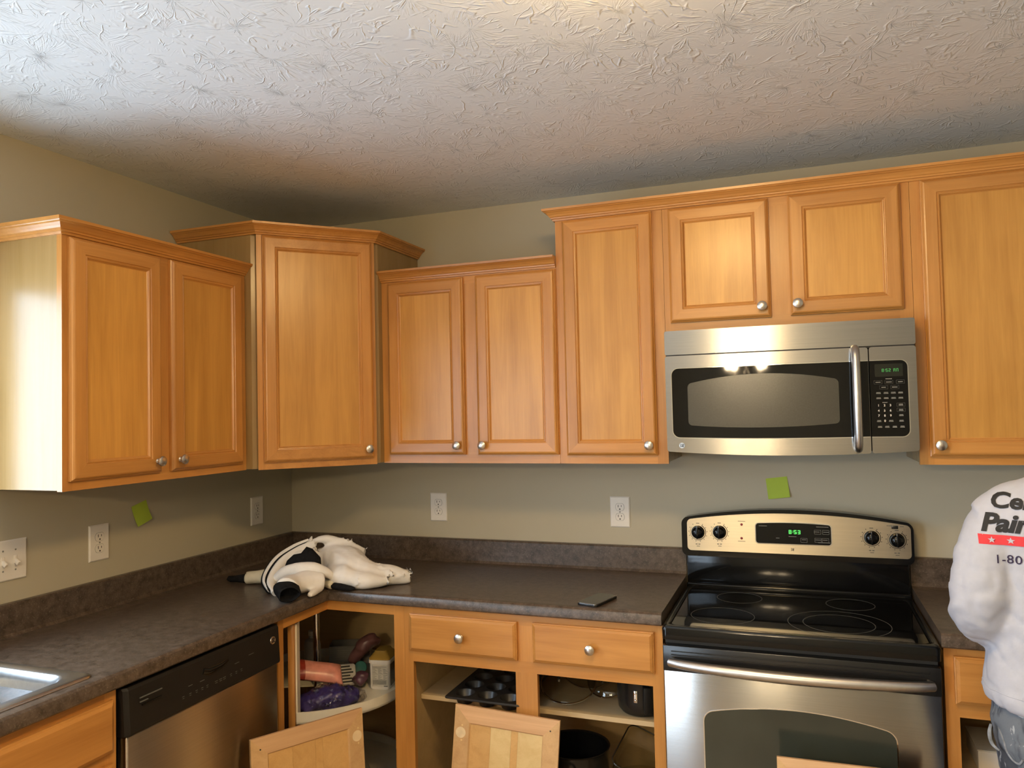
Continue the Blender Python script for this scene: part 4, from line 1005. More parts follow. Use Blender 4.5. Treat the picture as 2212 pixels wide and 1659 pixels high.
# infant formula style tub: white body, gold stepped lid, printed panel
t = thing('food_tub', 'white tub with gold lid and printed table on the turning shelf', 'tub', (0.69, -0.36, TZ))
TU = frame((0.647, -0.404, TZ), (0.983, 0.182, 0), (0, 0, 1))
def tubloop(w, d, r, z, i=0.0):
    return [(x, z, -y) for x, y, _ in rloop(i, w-i, i, d-i, r, 0, 5)]
def stack(loops, T):
    n_ = len(loops[0]); V = [p for l in loops for p in l]; F = [tuple(range(n_)), tuple(range((len(loops)-1)*n_, len(loops)*n_))]
    for i in range(len(loops)-1):
        for k in range(n_): F.append((i*n_+k, i*n_+(k+1) % n_, (i+1)*n_+(k+1) % n_, (i+1)*n_+k))
    return xf((V, F), T)
tw, td = 0.082, 0.105
mk('body', *stack([tubloop(tw, td, 0.014, 0.0, 0.003), tubloop(tw, td, 0.014, 0.004, 0.001), tubloop(tw, td, 0.014, 0.100, 0.0), tubloop(tw, td, 0.014, 0.101, -0.003), tubloop(tw, td, 0.014, 0.113, -0.003)], TU), M['white'], t, smooth=True)
mk('lid', *stack([tubloop(tw, td, 0.014, 0.1135, -0.002), tubloop(tw, td, 0.014, 0.118, -0.002), tubloop(tw, td, 0.012, 0.132, 0.010), tubloop(tw, td, 0.012, 0.134, 0.012), tubloop(tw, td, 0.012, 0.136, 0.014), tubloop(tw, td, 0.010, 0.143, 0.018)], TU), M['goldlid'], t, smooth=True)
lb = mk('label', *xf(bx(0.013, tw-0.004, 0.012, 0.096, 0.0002, 0.0008), TU), M['label'], t)
q = [bx(0.015, tw-0.010, 0.087, 0.0886, 0.0009, 0.0011), bx(0.015, 0.050, 0.083, 0.0842, 0.0009, 0.0011)]
for k in range(3):
    for j in range(6): q.append(bx(0.016+0.021*k, 0.016+0.021*k+0.010+0.004*((j*7+k*3) % 3), 0.078-0.0032*j, 0.0790-0.0032*j, 0.0009, 0.0011)); q.append(bx(0.016+0.021*k, 0.016+0.021*k+0.009+0.004*((j*5+k) % 3), 0.055-0.0028*j, 0.0558-0.0028*j, 0.0009, 0.0011))
for z in (0.0805, 0.0585, 0.0385): q.append(bx(0.0145, tw-0.008, z, z+0.0007, 0.0009, 0.0011))
for j in range(9): q.append(bx(0.0155, tw-0.010-0.002*(j % 2), 0.036-0.0019*j, 0.0369-0.0019*j, 0.0009, 0.0011))
q += [bx(0.0148, 0.034, 0.0175, 0.0182, 0.0009, 0.0011), bx(tw-0.022, tw-0.007, 0.0135, 0.0165, 0.0009, 0.0011), bx(0.0148, 0.0155, 0.012, 0.095, 0.0009, 0.0011), bx(tw-0.0075, tw-0.0068, 0.012, 0.095, 0.0009, 0.0011)]
tag(mk('label_print', *xf(merge(q), TU), M['inksoft'], lb), kind='stuff')
mk('side_label', *xf(bx(tw+0.0001, tw+0.0006, 0.012, 0.094, -td+0.016, -0.014), TU), M['blacksatin'], t)
# bags and packets
t = tag(blob('bag_of_gloves', [((0.520, -0.650, 0.525), (0.565, -0.640, 0.535), (0.615, -0.600, 0.545), (0.640, -0.560, 0.530), (0.672, -0.530, 0.520))], None, M['purple'], None) if False else
        blob('bag_of_gloves', [(0.505, -0.655, 0.522), (0.555, -0.645, 0.530), (0.612, -0.600, 0.538), (0.650, -0.555, 0.526), (0.672, -0.520, 0.520)], [0.028, 0.050, 0.058, 0.046, 0.020], M['purple'], None, amp=0.012, freq=34, zmin=TZ+0.0008, crease=0.006),
        'clear bag of purple blue gloves at the front of the turning shelf', 'bag')
fl = blob('wrapper', [(0.500, -0.664, 0.522), (0.555, -0.652, 0.530), (0.614, -0.606, 0.538), (0.655, -0.556, 0.526), (0.684, -0.505, 0.518)], [0.032, 0.056, 0.065, 0.052, 0.024], M['film'], t, amp=0.010, freq=60, zmin=TZ+0.0005, crease=0.010)
def pillow(u0, u1, L_, Wd, th, seed):
    V, F = [], []; nu, nv = 22, 14
    for sgn in (1, -1):
        for i in range(nu+1):
            u = u0+(u1-u0)*i/nu
            for k in range(nv+1):
                v = -1+2*k/nv
                t_ = th*(max(0.0, 1-abs(u)**5))**0.6*math.sqrt(max(0.0, 1-v*v))
                t_ += 0.0030*noise.noise(Vector((u*5+seed, v*4, sgn)))*(1-abs(v))
                w_ = Wd*(1-0.10*(1-u*u))
                V.append((u*L_, v*w_, sgn*max(t_, 0.0006)))
    m_ = nv+1; o_ = (nu+1)*m_
    for b_ in (0, o_):
        for i in range(nu):
            for k in range(nv): F.append((b_+i*m_+k, b_+i*m_+k+1, b_+(i+1)*m_+k+1, b_+(i+1)*m_+k))
    for i in range(nu):
        for k in (0, nv): F.append((i*m_+k, (i+1)*m_+k, o_+(i+1)*m_+k, o_+i*m_+k))
    for i in (0, nu):
        for k in range(nv): F.append((i*m_+k, i*m_+k+1, o_+i*m_+k+1, o_+i*m_+k))
    return V, F
TPo = frame((0.538, -0.588, 0.616), (0.74, 0.52, -0.20), (-0.50, 0.62, 0.50))
o = tag(mk('snack_pouch', *xf(pillow(-0.50, 1.0, 0.092, 0.046, 0.026, 1.0), TPo), M['orange'], None, smooth=True, ang=70), 'shiny peach pouch with a red end, lying on the glove bag', 'pouch')
mk('red_end', *xf(pillow(-1.0, -0.495, 0.092, 0.0462, 0.0262, 1.0), TPo), M['redpouch'], o, smooth=True, ang=70)
T = frame((0.522, -0.402, 0.535), (0.82, 0.57, 0), (-0.35, 0.5, 0.62))
st = tag(mk('striped_pouch', *xf(rbox(0.11, 0.085, 0.012, 0.0, 0.018), T), M['label'], None, bev=0.006), 'cream packet with dark stripes behind the glove bag', 'packet')
for k in range(6): mk('stripe', *xf(bx(-0.048, 0.045-0.006*(k % 3), -0.036+0.0125*k, -0.030+0.0125*k, 0.0182, 0.0187), T), M['dark'], st)
o = tag(blob('plum_bag', [(0.600, -0.420, 0.522), (0.612, -0.400, 0.540), (0.620, -0.385, 0.556)], [0.028, 0.036, 0.018], M['plum'], None, amp=0.007, freq=30, zmin=TZ+0.0008, crease=0.005), 'dark plum plastic bag beside the gold-lidded tub', 'bag')
o = tag(blob('mauve_bag', [(0.470, -0.235, 0.535), (0.505, -0.235, 0.585), (0.545, -0.215, 0.625), (0.575, -0.215, 0.615)], [0.030, 0.040, 0.036, 0.020], M['mauve'], None, amp=0.007, freq=28, zmin=TZ+0.0008, crease=0.005), 'crumpled mauve bag at the back of the turning shelf', 'bag')
jr = thing('jar', 'small jar with green lid beside the mauve bag', 'jar', (0.555, -0.315, TZ))
TJ = Matrix.Translation((0.555, -0.318, 0.545)) @ Matrix.Rotation(1.15, 4, (0.75, 0.6, 0))
mk('glass_body', *xf(lathe([(0.020, -0.050), (0.022, -0.046), (0.022, -0.008), (0.018, 0.0)], 18), TJ), M['plum'], jr, smooth=True)
mk('lid', *xf(lathe([(0.024, -0.003), (0.025, 0.0), (0.025, 0.011), (0.023, 0.0125), (0.008, 0.0125)], 22), TJ), M['greenlid'], jr, smooth=True)
bt = thing('bottle', 'pale round plastic bottle behind the chrome pole', 'bottle', (0.30, -0.27, TZ))
mk('body', *xf(lathe([(0.030, 0.0), (0.034, 0.003), (0.034, 0.105), (0.030, 0.125), (0.014, 0.137), (0.013, 0.146)], 22), Matrix.Translation((0.305, -0.285, TZ+0.0005))), plain('milky_plastic', (0.42, 0.40, 0.36), 0.35), bt, smooth=True)
mk('cap', *xf(lathe([(0.016, 0.1465), (0.016, 0.165), (0.013, 0.167)], 18), Matrix.Translation((0.305, -0.285, TZ+0.0005))), M['white'], bt, smooth=True)
bn = thing('storage_bin', 'grey ribbed plastic bin at the back of the turning shelf', 'bin', (0.42, -0.22, TZ))
gm = plain('grey_plastic', (0.22, 0.20, 0.16), 0.45)
TBn = frame((0.405, -0.150, TZ+0.0005), (0.9, 0.42, 0), (0, 0, 1))
mk('body', *xf(merge([bx(-0.085, 0.085, 0, 0.003, -0.05, 0.05), bx(-0.085, 0.085, 0.003, 0.085, 0.047, 0.05), bx(-0.085, 0.085, 0.003, 0.085, -0.05, -0.047), bx(-0.085, -0.082, 0.003, 0.085, -0.047, 0.047), bx(0.082, 0.085, 0.003, 0.085, -0.047, 0.047)]), TBn), gm, bn)
for k in range(9): mk('rib', *xf(bx(-0.083, 0.083, 0.006+0.0088*k, 0.010+0.0088*k, 0.0501, 0.0518), TBn), gm, bn)
bo = thing('mixing_bowl', 'dull grey upturned bowl on the lower turning tray', 'bowl', (0.60, -0.52, 0.1415))
mk('shell', *xf(lathe([(0.150, 0.0), (0.152, 0.004), (0.147, 0.008), (0.143, 0.05), (0.125, 0.10), (0.085, 0.135), (0.05, 0.142), (0.05, 0.147), (0.046, 0.147)], 32), Matrix.Translation((0.575, -0.535, 0.1418))), plain('dull_grey_enamel', (0.16, 0.16, 0.13), 0.4), bo, smooth=True)

# ------------------------------------------------------------------ things in the drawer base
mt = thing('muffin_tin', 'dark twelve-cup muffin tin on the shelf under the first drawer', 'baking tin', (1.19, -0.40, 0.5455))
x0, y0, px_, py_ = 1.070, -0.575, 0.0835, 0.0835
zt = 0.582
V, F = [], []
def cellring(cx, cy, h, r, n=24):
    out = []; inn = []
    for k in range(n):
        a = 2*PI*k/n; c, s = math.cos(a), math.sin(a); m_ = max(abs(c), abs(s))
        out.append((cx+h*c/m_, cy+h*s/m_, zt)); inn.append((cx+r*c, cy+r*s, zt))
    return out+inn, [(k, (k+1) % n, n+(k+1) % n, n+k) for k in range(n)]
cells = [cellring(x0+px_*(i+0.5), y0+py_*(j+0.5), px_/2, 0.0345) for i in range(3) for j in range(4)]
X1, Y1 = x0+3*px_, y0+4*py_
lp = [rloop(x0, X1, y0, Y1, 0.001, zt, 4), rloop(x0-0.012, X1+0.012, y0-0.012, Y1+0.012, 0.012, zt, 4), rloop(x0-0.015, X1+0.015, y0-0.015, Y1+0.015, 0.015, zt-0.003, 4), rloop(x0-0.015, X1+0.015, y0-0.015, Y1+0.015, 0.015, zt-0.006, 4)]
n_ = len(lp[0]); V = [p for l in lp for p in l]; F = [(i*n_+k, i*n_+(k+1) % n_, (i+1)*n_+(k+1) % n_, (i+1)*n_+k) for i in range(3) for k in range(n_)]
mk('rim_plate', *merge(cells+[(V, F)]), M['tin'], mt, smooth=True)
for i in range(3):
    for j in range(4):
        mk('cup', *xf(lathe([(0.0355, 0.0006), (0.0345, -0.0005), (0.0265, -0.030), (0.0235, -0.033), (0.002, -0.033), (0.002, -0.0340), (0.0245, -0.0340), (0.0278, -0.031), (0.0352, -0.001)], 24, False), Matrix.Translation((x0+px_*(i+0.5), y0+py_*(j+0.5), zt))), M['tin'], mt, smooth=True)
def lid(label, c, r, tilt, turn, knobang=0.0):
    t = thing('pot_lid', label, 'pot lid', (c[0], c[1], c[2]))
    T = Matrix.Translation(c) @ Matrix.Rotation(turn, 4, 'Z') @ Matrix.Rotation(tilt, 4, 'X')
    mk('glass_dome', *xf(lathe([(r*0.96, 0.0), (r*0.8, 0.010), (r*0.5, 0.020), (r*0.2, 0.025), (0.006, 0.026), (0.006, 0.0225), (r*0.5, 0.0165), (r*0.8, 0.0065), (r*0.95, -0.0035)], 40, False), T), M['glass'], t, smooth=True)
    a = [(r*math.cos(2*PI*k/48), r*math.sin(2*PI*k/48), -0.001) for k in range(49)]
    mk('steel_rim', *xf(tube(a, 0.0032, 8, False), T), M['chrome'], t, smooth=True)
    h = smoothpath([(-0.034, 0, 0.026), (-0.030, 0, 0.044), (0, 0, 0.056), (0.030, 0, 0.044), (0.034, 0, 0.026)], 5)
    hd = mk('handle', *xf(tube(h, lerp([0.004, 0.006, 0.0085, 0.006, 0.004], len(h)), 10, True, 0.7), T @ Matrix.Rotation(knobang, 4, 'Z')), M['blacksatin'], t, smooth=True)
    for s in (-1, 1): mk('handle_post', *xf(lathe([(0.0055, 0.0205), (0.0045, 0.031), (0.002, 0.0325)], 12), T @ Matrix.Rotation(knobang, 4, 'Z') @ Matrix.Translation((s*0.034, 0, 0))), M['chrome'], hd, smooth=True)
lid('large glass pot lid with arched black handle, partly hidden by the middle stile', (1.438, -0.365, 0.594), 0.098, 0.45, 0.15, 0.5)
lid('small glass pot lid leaning beside the black pot', (1.566, -0.290, 0.592), 0.076, 0.62, -0.10, 1.3)
lid('glass pot lid half hidden at the back of the shelf', (1.475, -0.180, 0.600), 0.110, 0.50, 0.0, 1.2)
pt = thing('saucepan', 'black saucepan with riveted handle at the end of the shelf', 'pan', (1.709, -0.42, 0.5455))
TPn = Matrix.Translation((1.7085, -0.412, 0.5455))
mk('wall', *xf(lathe([(0.058, 0.0), (0.068, 0.003), (0.078, 0.016), (0.0815, 0.045), (0.082, 0.135), (0.084, 0.139), (0.081, 0.140), (0.079, 0.135), (0.078, 0.045), (0.070, 0.012), (0.05, 0.006), (0.004, 0.006)], 40, False), TPn), M['blacksatin'], pt, smooth=True)
TH = TPn @ Matrix.Rotation(-1.18, 4, 'Z')
mk('handle_bracket', *xf(bx(0.0795, 0.0850, -0.009, 0.009, 0.055, 0.095), TH), M['blacksatin'], pt, bev=0.002)
mk('handle', *xf(bx(0.0850, 0.1020, -0.0135, 0.0135, 0.022, 0.108), TH), M['blackplastic'], pt, bev=0.005)
rv = mk('rivet_plate', *xf(bx(0.0822, 0.0845, -0.006, 0.006, 0.052, 0.090), TPn @ Matrix.Rotation(-1.62, 4, 'Z')), M['chrome'], pt, bev=0.001)
for z in (0.060, 0.082): mk('rivet', *xf(lathe([(0.004, 0), (0.003, 0.002), (0.001, 0.0025)], 10), TPn @ Matrix.Rotation(-1.62, 4, 'Z') @ Matrix.Translation((0.0846, 0, z)) @ Matrix.Rotation(PI/2, 4, 'Y')), M['chrome'], rv, smooth=True)
def stockpot(label, c, r, h, name='stockpot', mat='blacksatin'):
    t = thing(name, label, 'pot', c)
    T = Matrix.Translation(c)
    mk('wall', *xf(lathe([(r*0.85, 0.0), (r*0.97, 0.006), (r, 0.02), (r, h-0.004), (r+0.004, h), (r+0.001, h+0.001), (r-0.003, h-0.004), (r-0.003, 0.02), (r*0.9, 0.006), (0.004, 0.006)], 40, False), T), M[mat], t, smooth=True)
    for s in (0, PI): mk('loop_handle', *xf(tube(smoothpath([(r+0.001, -0.035, h-0.035), (r+0.022, -0.028, h-0.03), (r+0.028, 0, h-0.028), (r+0.022, 0.028, h-0.03), (r+0.001, 0.035, h-0.035)], 4), 0.0045, 8), T @ Matrix.Rotation(s+PI/2, 4, 'Z')), M[mat], t, smooth=True)
stockpot('tall black stockpot on the cabinet floor behind the pale loose door', (1.455, -0.36, 0.1165), 0.120, 0.262)
stockpot('round clear glass casserole under the tilted dish in the drawer base', (1.685, -0.33, 0.1165), 0.098, 0.160, 'casserole', 'glass')
gd = thing('glass_dish', 'clear rectangular glass baking dish tilted on a casserole, below the shelf', 'dish', (1.69, -0.37, 0.31))
TG = frame((1.685, -0.352, 0.322), (0.92, 0.05, -0.38), (0.10, 0.97, 0.18))
def gl_(w, d, r, z): return [(x, y, z) for x, y, _ in rloop(-w/2, w/2, -d/2, d/2, r, 0, 6)]
loops = [gl_(0.15, 0.20, 0.025, 0.0), gl_(0.160, 0.21, 0.028, 0.006), gl_(0.172, 0.222, 0.03, 0.052), gl_(0.186, 0.236, 0.032, 0.056), gl_(0.186, 0.236, 0.032, 0.060), gl_(0.168, 0.218, 0.028, 0.059), gl_(0.156, 0.206, 0.024, 0.009), gl_(0.14, 0.19, 0.02, 0.005)]
mk('shell', *stack(loops, TG), M['glass'], gd, smooth=True)
e = [(x, y, 0.059) for x, y, _ in rloop(-0.093, 0.093, -0.118, 0.118, 0.032, 0, 6)]; e.append(e[0])
mk('rim', *xf(tube(e, 0.0022, 6, False), TG), M['rim'], gd, smooth=True)
bxo = thing('paper_box', 'white paper box on the shelf behind the person', 'box', (2.78, -0.38, 0.5065))
box('carton', 2.682, 2.865, -0.470, -0.300, 0.5065, 0.562, M['white'], bxo, bev=0.002); box('flap', 2.680, 2.867, -0.472, -0.298, 0.5625, 0.5670, M['label'], bxo, bev=0.001)

# ------------------------------------------------------------------ jacket heaped on the worktop
ZJ = ZC + 0.0012
jk = thing('jacket', 'white and black fleece jacket heaped on the worktop corner', 'jacket', (0.52, -0.6, ZC))
def cloth(name, parts, mat, vox=0.0065, amp=0.005, freq=16, crease=0.004, smooth=4, seed=0.0, rough=2.6):
    return blob(name, parts, None, mat, jk, vox, amp, freq, 1.0, ZJ, seed, smooth, crease, rough)
# main body: rolled panel, hood lump, big sleeve
cloth('body', amp=0.007, freq=13, crease=0.009, parts=[([(0.440, -0.470, 0.975), (0.520, -0.440, 0.990), (0.600, -0.470, 0.985), (0.690, -0.500, 0.965), (0.770, -0.470, 0.955), (0.842, -0.420, 0.948)], [0.055, 0.080, 0.082, 0.066, 0.046, 0.028], 0.95),
               ([(0.560, -0.520, 0.965), (0.640, -0.555, 0.962), (0.720, -0.555, 0.952), (0.790, -0.500, 0.945)], [0.040, 0.052, 0.042, 0.026], 0.9),
               ([(0.425, -0.500, 1.060), (0.475, -0.478, 1.078), (0.520, -0.450, 1.078), (0.575, -0.430, 1.060), (0.645, -0.415, 1.022)], [0.012, 0.016, 0.018, 0.020, 0.022], 1.0),
               ([(0.400, -0.560, 0.985), (0.440, -0.540, 1.000), (0.490, -0.510, 1.010)], [0.050, 0.056, 0.050], 1.0)], mat=M['fleece'], seed=2.0)
cloth('collar_roll', [([(0.420, -0.665, 0.962), (0.462, -0.668, 0.990), (0.515, -0.660, 1.004), (0.565, -0.640, 1.006), (0.602, -0.610, 0.985), (0.618, -0.585, 0.960)], [0.018, 0.024, 0.026, 0.024, 0.020, 0.012], 1.0)], M['fleece'], amp=0.002, crease=0.001)
cloth('sleeve', [([(0.600, -0.630, 0.960), (0.560, -0.680, 0.965), (0.540, -0.735, 0.963), (0.556, -0.785, 0.962)], [0.038, 0.044, 0.046, 0.045], 0.9),
                 ([(0.600, -0.650, 0.940), (0.610, -0.700, 0.938), (0.615, -0.740, 0.934)], [0.018, 0.016, 0.010], 1.0)], M['fleece'], seed=5.0)
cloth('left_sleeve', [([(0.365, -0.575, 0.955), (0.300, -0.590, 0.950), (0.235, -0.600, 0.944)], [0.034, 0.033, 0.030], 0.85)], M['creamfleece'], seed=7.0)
cloth('knit_cuff', [([(0.236, -0.600, 0.944), (0.195, -0.604, 0.940), (0.150, -0.600, 0.936)], [0.026, 0.021, 0.018], 0.8)], M['blackknit'], amp=0.002)
# layered hem bands sweeping round the near side
arc = [(0.455, -0.505, 1.072), (0.418, -0.540, 1.052), (0.388, -0.600, 1.022), (0.385, -0.655, 0.985), (0.408, -0.705, 0.957), (0.455, -0.745, 0.938)]
def band(name, off, rad, mat):
    p = [Vector(q) + Vector(off) for q in arc]
    sp = smoothpath(p, 6)
    return mk(name, *tube(sp, lerp([rad*0.7, rad, rad, rad, rad, rad*0.7], len(sp)), 10, True, 1.6), mat, jk, smooth=True)
band('hem_band', (0.020, 0.004, -0.006), 0.013, M['fleece'])
band('hem_band', (-0.012, 0.014, 0.002), 0.010, M['fleece'])
band('piping', (0.002, 0.001, 0.002), 0.0055, M['blackknit'])
band('lining_edge', (-0.030, 0.030, -0.006), 0.011, M['blackknit'])
cloth('hem_point', [([(0.440, -0.530, 1.055), (0.452, -0.500, 1.075), (0.448, -0.480, 1.094)], [0.016, 0.012, 0.004], 0.6)], M['fleece'], amp=0.001, vox=0.004, crease=0)
# black lining showing in the fold
T = frame((0.512, -0.628, 1.020), (0.90, 0.30, -0.10), (-0.12, 0.55, 0.75))
ol = [(-0.064, -0.034), (-0.060, 0.004), (-0.042, 0.030), (-0.016, 0.038), (-0.002, 0.066), (0.022, 0.060), (0.058, 0.030), (0.070, -0.010), (0.064, -0.056), (0.030, -0.036), (-0.010, -0.028)]
V = []; cx_, cy_ = 0.0, 0.0
nn = len(ol)
for s, h in ((1.0, -0.012), (1.0, 0.000), (0.8, 0.007), (0.4, 0.011)): V += [(x*s, y*s, h) for x, y in ol]
V += [(0, 0, 0.012)]
F = [tuple(range(nn))] + [(i*nn+k, i*nn+(k+1) % nn, (i+1)*nn+(k+1) % nn, (i+1)*nn+k) for i in range(3) for k in range(nn)] + [(3*nn+k, 3*nn+(k+1) % nn, 4*nn) for k in range(nn)]
mk('black_lining', *xf((V, F), T), M['blackknit'], jk, smooth=True, ang=70)
# open ribbed cuff towards the room
ca, cb = Vector((0.556, -0.785, 0.962)), Vector((0.606, -0.830, 0.952))
u = (cb-ca).normalized(); TC = frame(ca, Vector((0.66, 0.75, 0)), Vector((0, 0.1, 1)))
wz = TC.to_3x3() @ Vector((0, 0, 1))
V, F = [], []; n_ = 28
for i, (r, l) in enumerate([(0.040, -0.010), (0.0385, 0.010), (0.036, 0.035), (0.035, 0.052), (0.031, 0.054), (0.030, 0.040), (0.028, 0.012)]):
    for k in range(n_):
        a = 2*PI*k/n_; rr_ = r*(1+0.05*math.sin(a*3+i*0.5)+0.03*math.cos(a*5))
        p = ca + u*l + TC.to_3x3() @ Vector((rr_*1.08*math.cos(a), rr_*0.74*math.sin(a), 0))
        V.append((p.x, p.y, max(p.z, ZJ)))
F = [(i*n_+k, i*n_+(k+1) % n_, (i+1)*n_+(k+1) % n_, (i+1)*n_+k) for i in range(6) for k in range(n_)] + [tuple(range(6*n_, 7*n_))]
mk('knit_cuff', V, F, M['blackknit'], jk, smooth=True, ang=70)
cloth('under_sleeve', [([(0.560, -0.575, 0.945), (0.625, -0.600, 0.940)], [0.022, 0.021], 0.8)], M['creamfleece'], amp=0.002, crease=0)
cloth('under_cuff', [([(0.626, -0.602, 0.940), (0.680, -0.612, 0.936), (0.720, -0.605, 0.933)], [0.020, 0.017, 0.010], 0.7)], M['blackknit'], amp=0.002, crease=0)

# ------------------------------------------------------------------ the person at the far worktop, back to the room
pr = thing('person', 'person seen from behind in white printed long-sleeved shirt and grey jeans', 'person', (2.85, -0.84, 0))
BXc = 2.845
def ell(cx, cy, z, a, b, n=32, pw=2.3, tilt=0.0):
    out = []
    for k in range(n):
        t_ = 2*PI*k/n; c, s = math.cos(t_), math.sin(t_)
        x = a*math.copysign(abs(c)**(2/pw), c); y = b*math.copysign(abs(s)**(2/pw), s)
        out.append((cx+x, cy+y, z+tilt*x))
    return out
def loft(rings):
    n = len(rings[0]); V = [p for r in rings for p in r]
    F = [tuple(range(n))[::-1], tuple(range((len(rings)-1)*n, len(rings)*n))]
    for i in range(len(rings)-1):
        for k in range(n): F.append((i*n+k, i*n+(k+1) % n, (i+1)*n+(k+1) % n, (i+1)*n+k))
    return V, F
torso = loft([ell(BXc, -0.835, 0.832, 0.208, 0.128, tilt=-0.02), ell(BXc, -0.835, 0.845, 0.213, 0.133, tilt=-0.02), ell(BXc, -0.835, 0.862, 0.217, 0.137), ell(BXc, -0.835, 0.885, 0.209, 0.130), ell(BXc, -0.837, 0.95, 0.198, 0.124), ell(BXc, -0.840, 1.05, 0.194, 0.122),
              ell(BXc, -0.845, 1.15, 0.198, 0.124), ell(BXc, -0.850, 1.23, 0.205, 0.122), ell(BXc, -0.854, 1.285, 0.196, 0.114), ell(BXc, -0.866, 1.325, 0.170, 0.098), ell(BXc, -0.876, 1.362, 0.126, 0.080), ell(BXc, -0.866, 1.395, 0.082, 0.064), ell(BXc, -0.852, 1.415, 0.066, 0.060)])
def arm(s):
    X = lambda x: BXc + s*(x-BXc)
    up = tube(smoothpath([(X(2.705), -0.850, 1.275), (X(2.676), -0.852, 1.245), (X(2.648), -0.862, 1.180), (X(2.632), -0.872, 1.110), (X(2.626), -0.868, 1.062)], 4), lerp([0.062, 0.072, 0.073, 0.069, 0.066], 17), 18)
    fo = tube(smoothpath([(X(2.626), -0.872, 1.085), (X(2.632), -0.845, 1.045), (X(2.660), -0.775, 1.012), (X(2.700), -0.700, 1.000), (X(2.735), -0.640, 1.000)], 4), lerp([0.066, 0.068, 0.063, 0.052, 0.044], 17), 18)
    tr = tube(smoothpath([(X(2.815), -0.868, 1.352), (X(2.745), -0.864, 1.330), (X(2.695), -0.860, 1.309), (X(2.662), -0.854, 1.272)], 4), lerp([0.050, 0.047, 0.050, 0.056], 13), 18)
    return [up, fo, tr]
def shirt_fn(co, no):
    d = 0.0; ax0 = abs(co.x-BXc)
    # long soft folds running down and across
    q = Vector((co.x*9, co.y*9, co.z*4.0)); d += 0.006*noise.noise(q)
    q = Vector((co.x*20+co.z*9, co.y*16, co.z*12-co.x*7)); d -= 0.0042*max(0, 1-abs(noise.noise(q))*3.2)*(0.3 if co.z > 1.17 and ax0 < 0.24 else 1.0)
    ax = abs(co.x-BXc)
    if ax > 0.165 and 0.95 < co.z < 1.12: d += 0.002*math.sin(co.z*110+co.y*60)
    if co.z < 0.93: d += 0.004*math.sin(co.x*42+1.0)*(0.93-co.z)/0.09
    return d
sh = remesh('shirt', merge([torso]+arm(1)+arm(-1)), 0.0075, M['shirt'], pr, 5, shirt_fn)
for s in (1, -1):
    X = lambda x: BXc + s*(x-BXc)
    mk('cuff', *tube([(X(2.725), -0.657, 1.000), (X(2.745), -0.625, 1.000), (X(2.752), -0.612, 1.000)], [0.045, 0.043, 0.040], 18), M['shirt'], sh, smooth=True)
# printing on the back
bm = bmesh.new(); bm.from_mesh(sh.data); tree = BVHTree.FromBMesh(bm); bm.free()
hz_ = [tree.find_nearest(Vector(p))[0] for p in ell(BXc, -0.835, 0.872, 0.22, 0.14, 48, tilt=-0.02)]; hz_.append(hz_[0])
mk('hem_seam', *tube(hz_, 0.0016, 6, False), M['shirt'], sh, smooth=True)
PT = lambda x, z: frame((x, -1.02, z), (1, 0.0, 0), (0, 0, 1))
def prt(name, vf, x, z, mat, ml=0.005, lift=0.0022): mk(name, *project(None, PT(x, z), vf, ml, tree, lift), mat, sh, smooth=True)
prt('lettering', textmesh('Cer', 0.0500, shear=0.32, offset=0.0016, space=0.97), 2.650, 1.309, M['ink'])
prt('lettering', textmesh('Pain', 0.0575, shear=0.30, offset=0.0021, space=0.96), 2.628, 1.2555, M['ink'])
prt('red_band', ([(0, 0, 0), (0.385, 0, 0), (0.385, 0.0225, 0), (0, 0.0225, 0)], [(0, 1, 2, 3)]), 2.6225, 1.2245, M['redink'], 0.006, 0.0018)
for k in range(10):
    st = [((0.0078 if j % 2 == 0 else 0.0032)*math.sin(PI*j/5), (0.0078 if j % 2 == 0 else 0.0032)*math.cos(PI*j/5), 0) for j in range(10)]
    prt('star', (st+[(0, 0, 0)], [(j, (j+1) % 10, 10) for j in range(10)]), 2.6475+0.0365*k, 1.2355, M['shirt'], 0.004, 0.0038)
prt('telephone_number', textmesh('1-800', 0.0280, offset=0.0002, space=1.08), 2.650, 1.183, M['bluink'])
# jeans
def leg(s):
    X = lambda x: BXc + s*(x-BXc)
    return loft([ell(X(2.765), -0.845, 0.035, 0.062, 0.075), ell(X(2.765), -0.842, 0.10, 0.064, 0.072), ell(X(2.762), -0.845, 0.30, 0.072, 0.078), ell(X(2.760), -0.842, 0.47, 0.076, 0.080), ell(X(2.757), -0.842, 0.62, 0.089, 0.094), ell(X(2.752), -0.842, 0.74, 0.100, 0.110), ell(X(2.755), -0.840, 0.82, 0.098, 0.112)])
hip = loft([ell(BXc, -0.845, 0.70, 0.170, 0.110), ell(BXc, -0.850, 0.755, 0.197, 0.124), ell(BXc, -0.848, 0.80, 0.199, 0.122), ell(BXc, -0.840, 0.88, 0.186, 0.112), ell(BXc, -0.838, 0.93, 0.178, 0.106)])
def jean_fn(co, no):
    return 0.004*noise.noise(Vector((co.x*14, co.y*14, co.z*10))) - 0.004*max(0, 1-abs(noise.noise(Vector((co.x*13, co.y*13, co.z*26))))*3)
je = remesh('jeans', merge([leg(1), leg(-1), hip]), 0.009, M['jeans'], pr, 4, jean_fn)
bm = bmesh.new(); bm.from_mesh(je.data); jt = BVHTree.FromBMesh(bm); bm.free()
def onbody(tr, pts, lift, dirv=(0, 1, 0)):
    out = []; d = Vector(dirv).normalized()
    for p in pts:
        h = tr.ray_cast(Vector(p)-d*0.4, d); out.append(tuple(h[0]-d*lift) if h[0] is not None else tuple(p))
    return out
def seam(name, pts, r, mat, lift=0.001, d=(0, 1, 0)):
    mk(name, *tube(onbody(jt, smoothpath(pts, 5), lift, d), r, 6), mat, je, smooth=True)
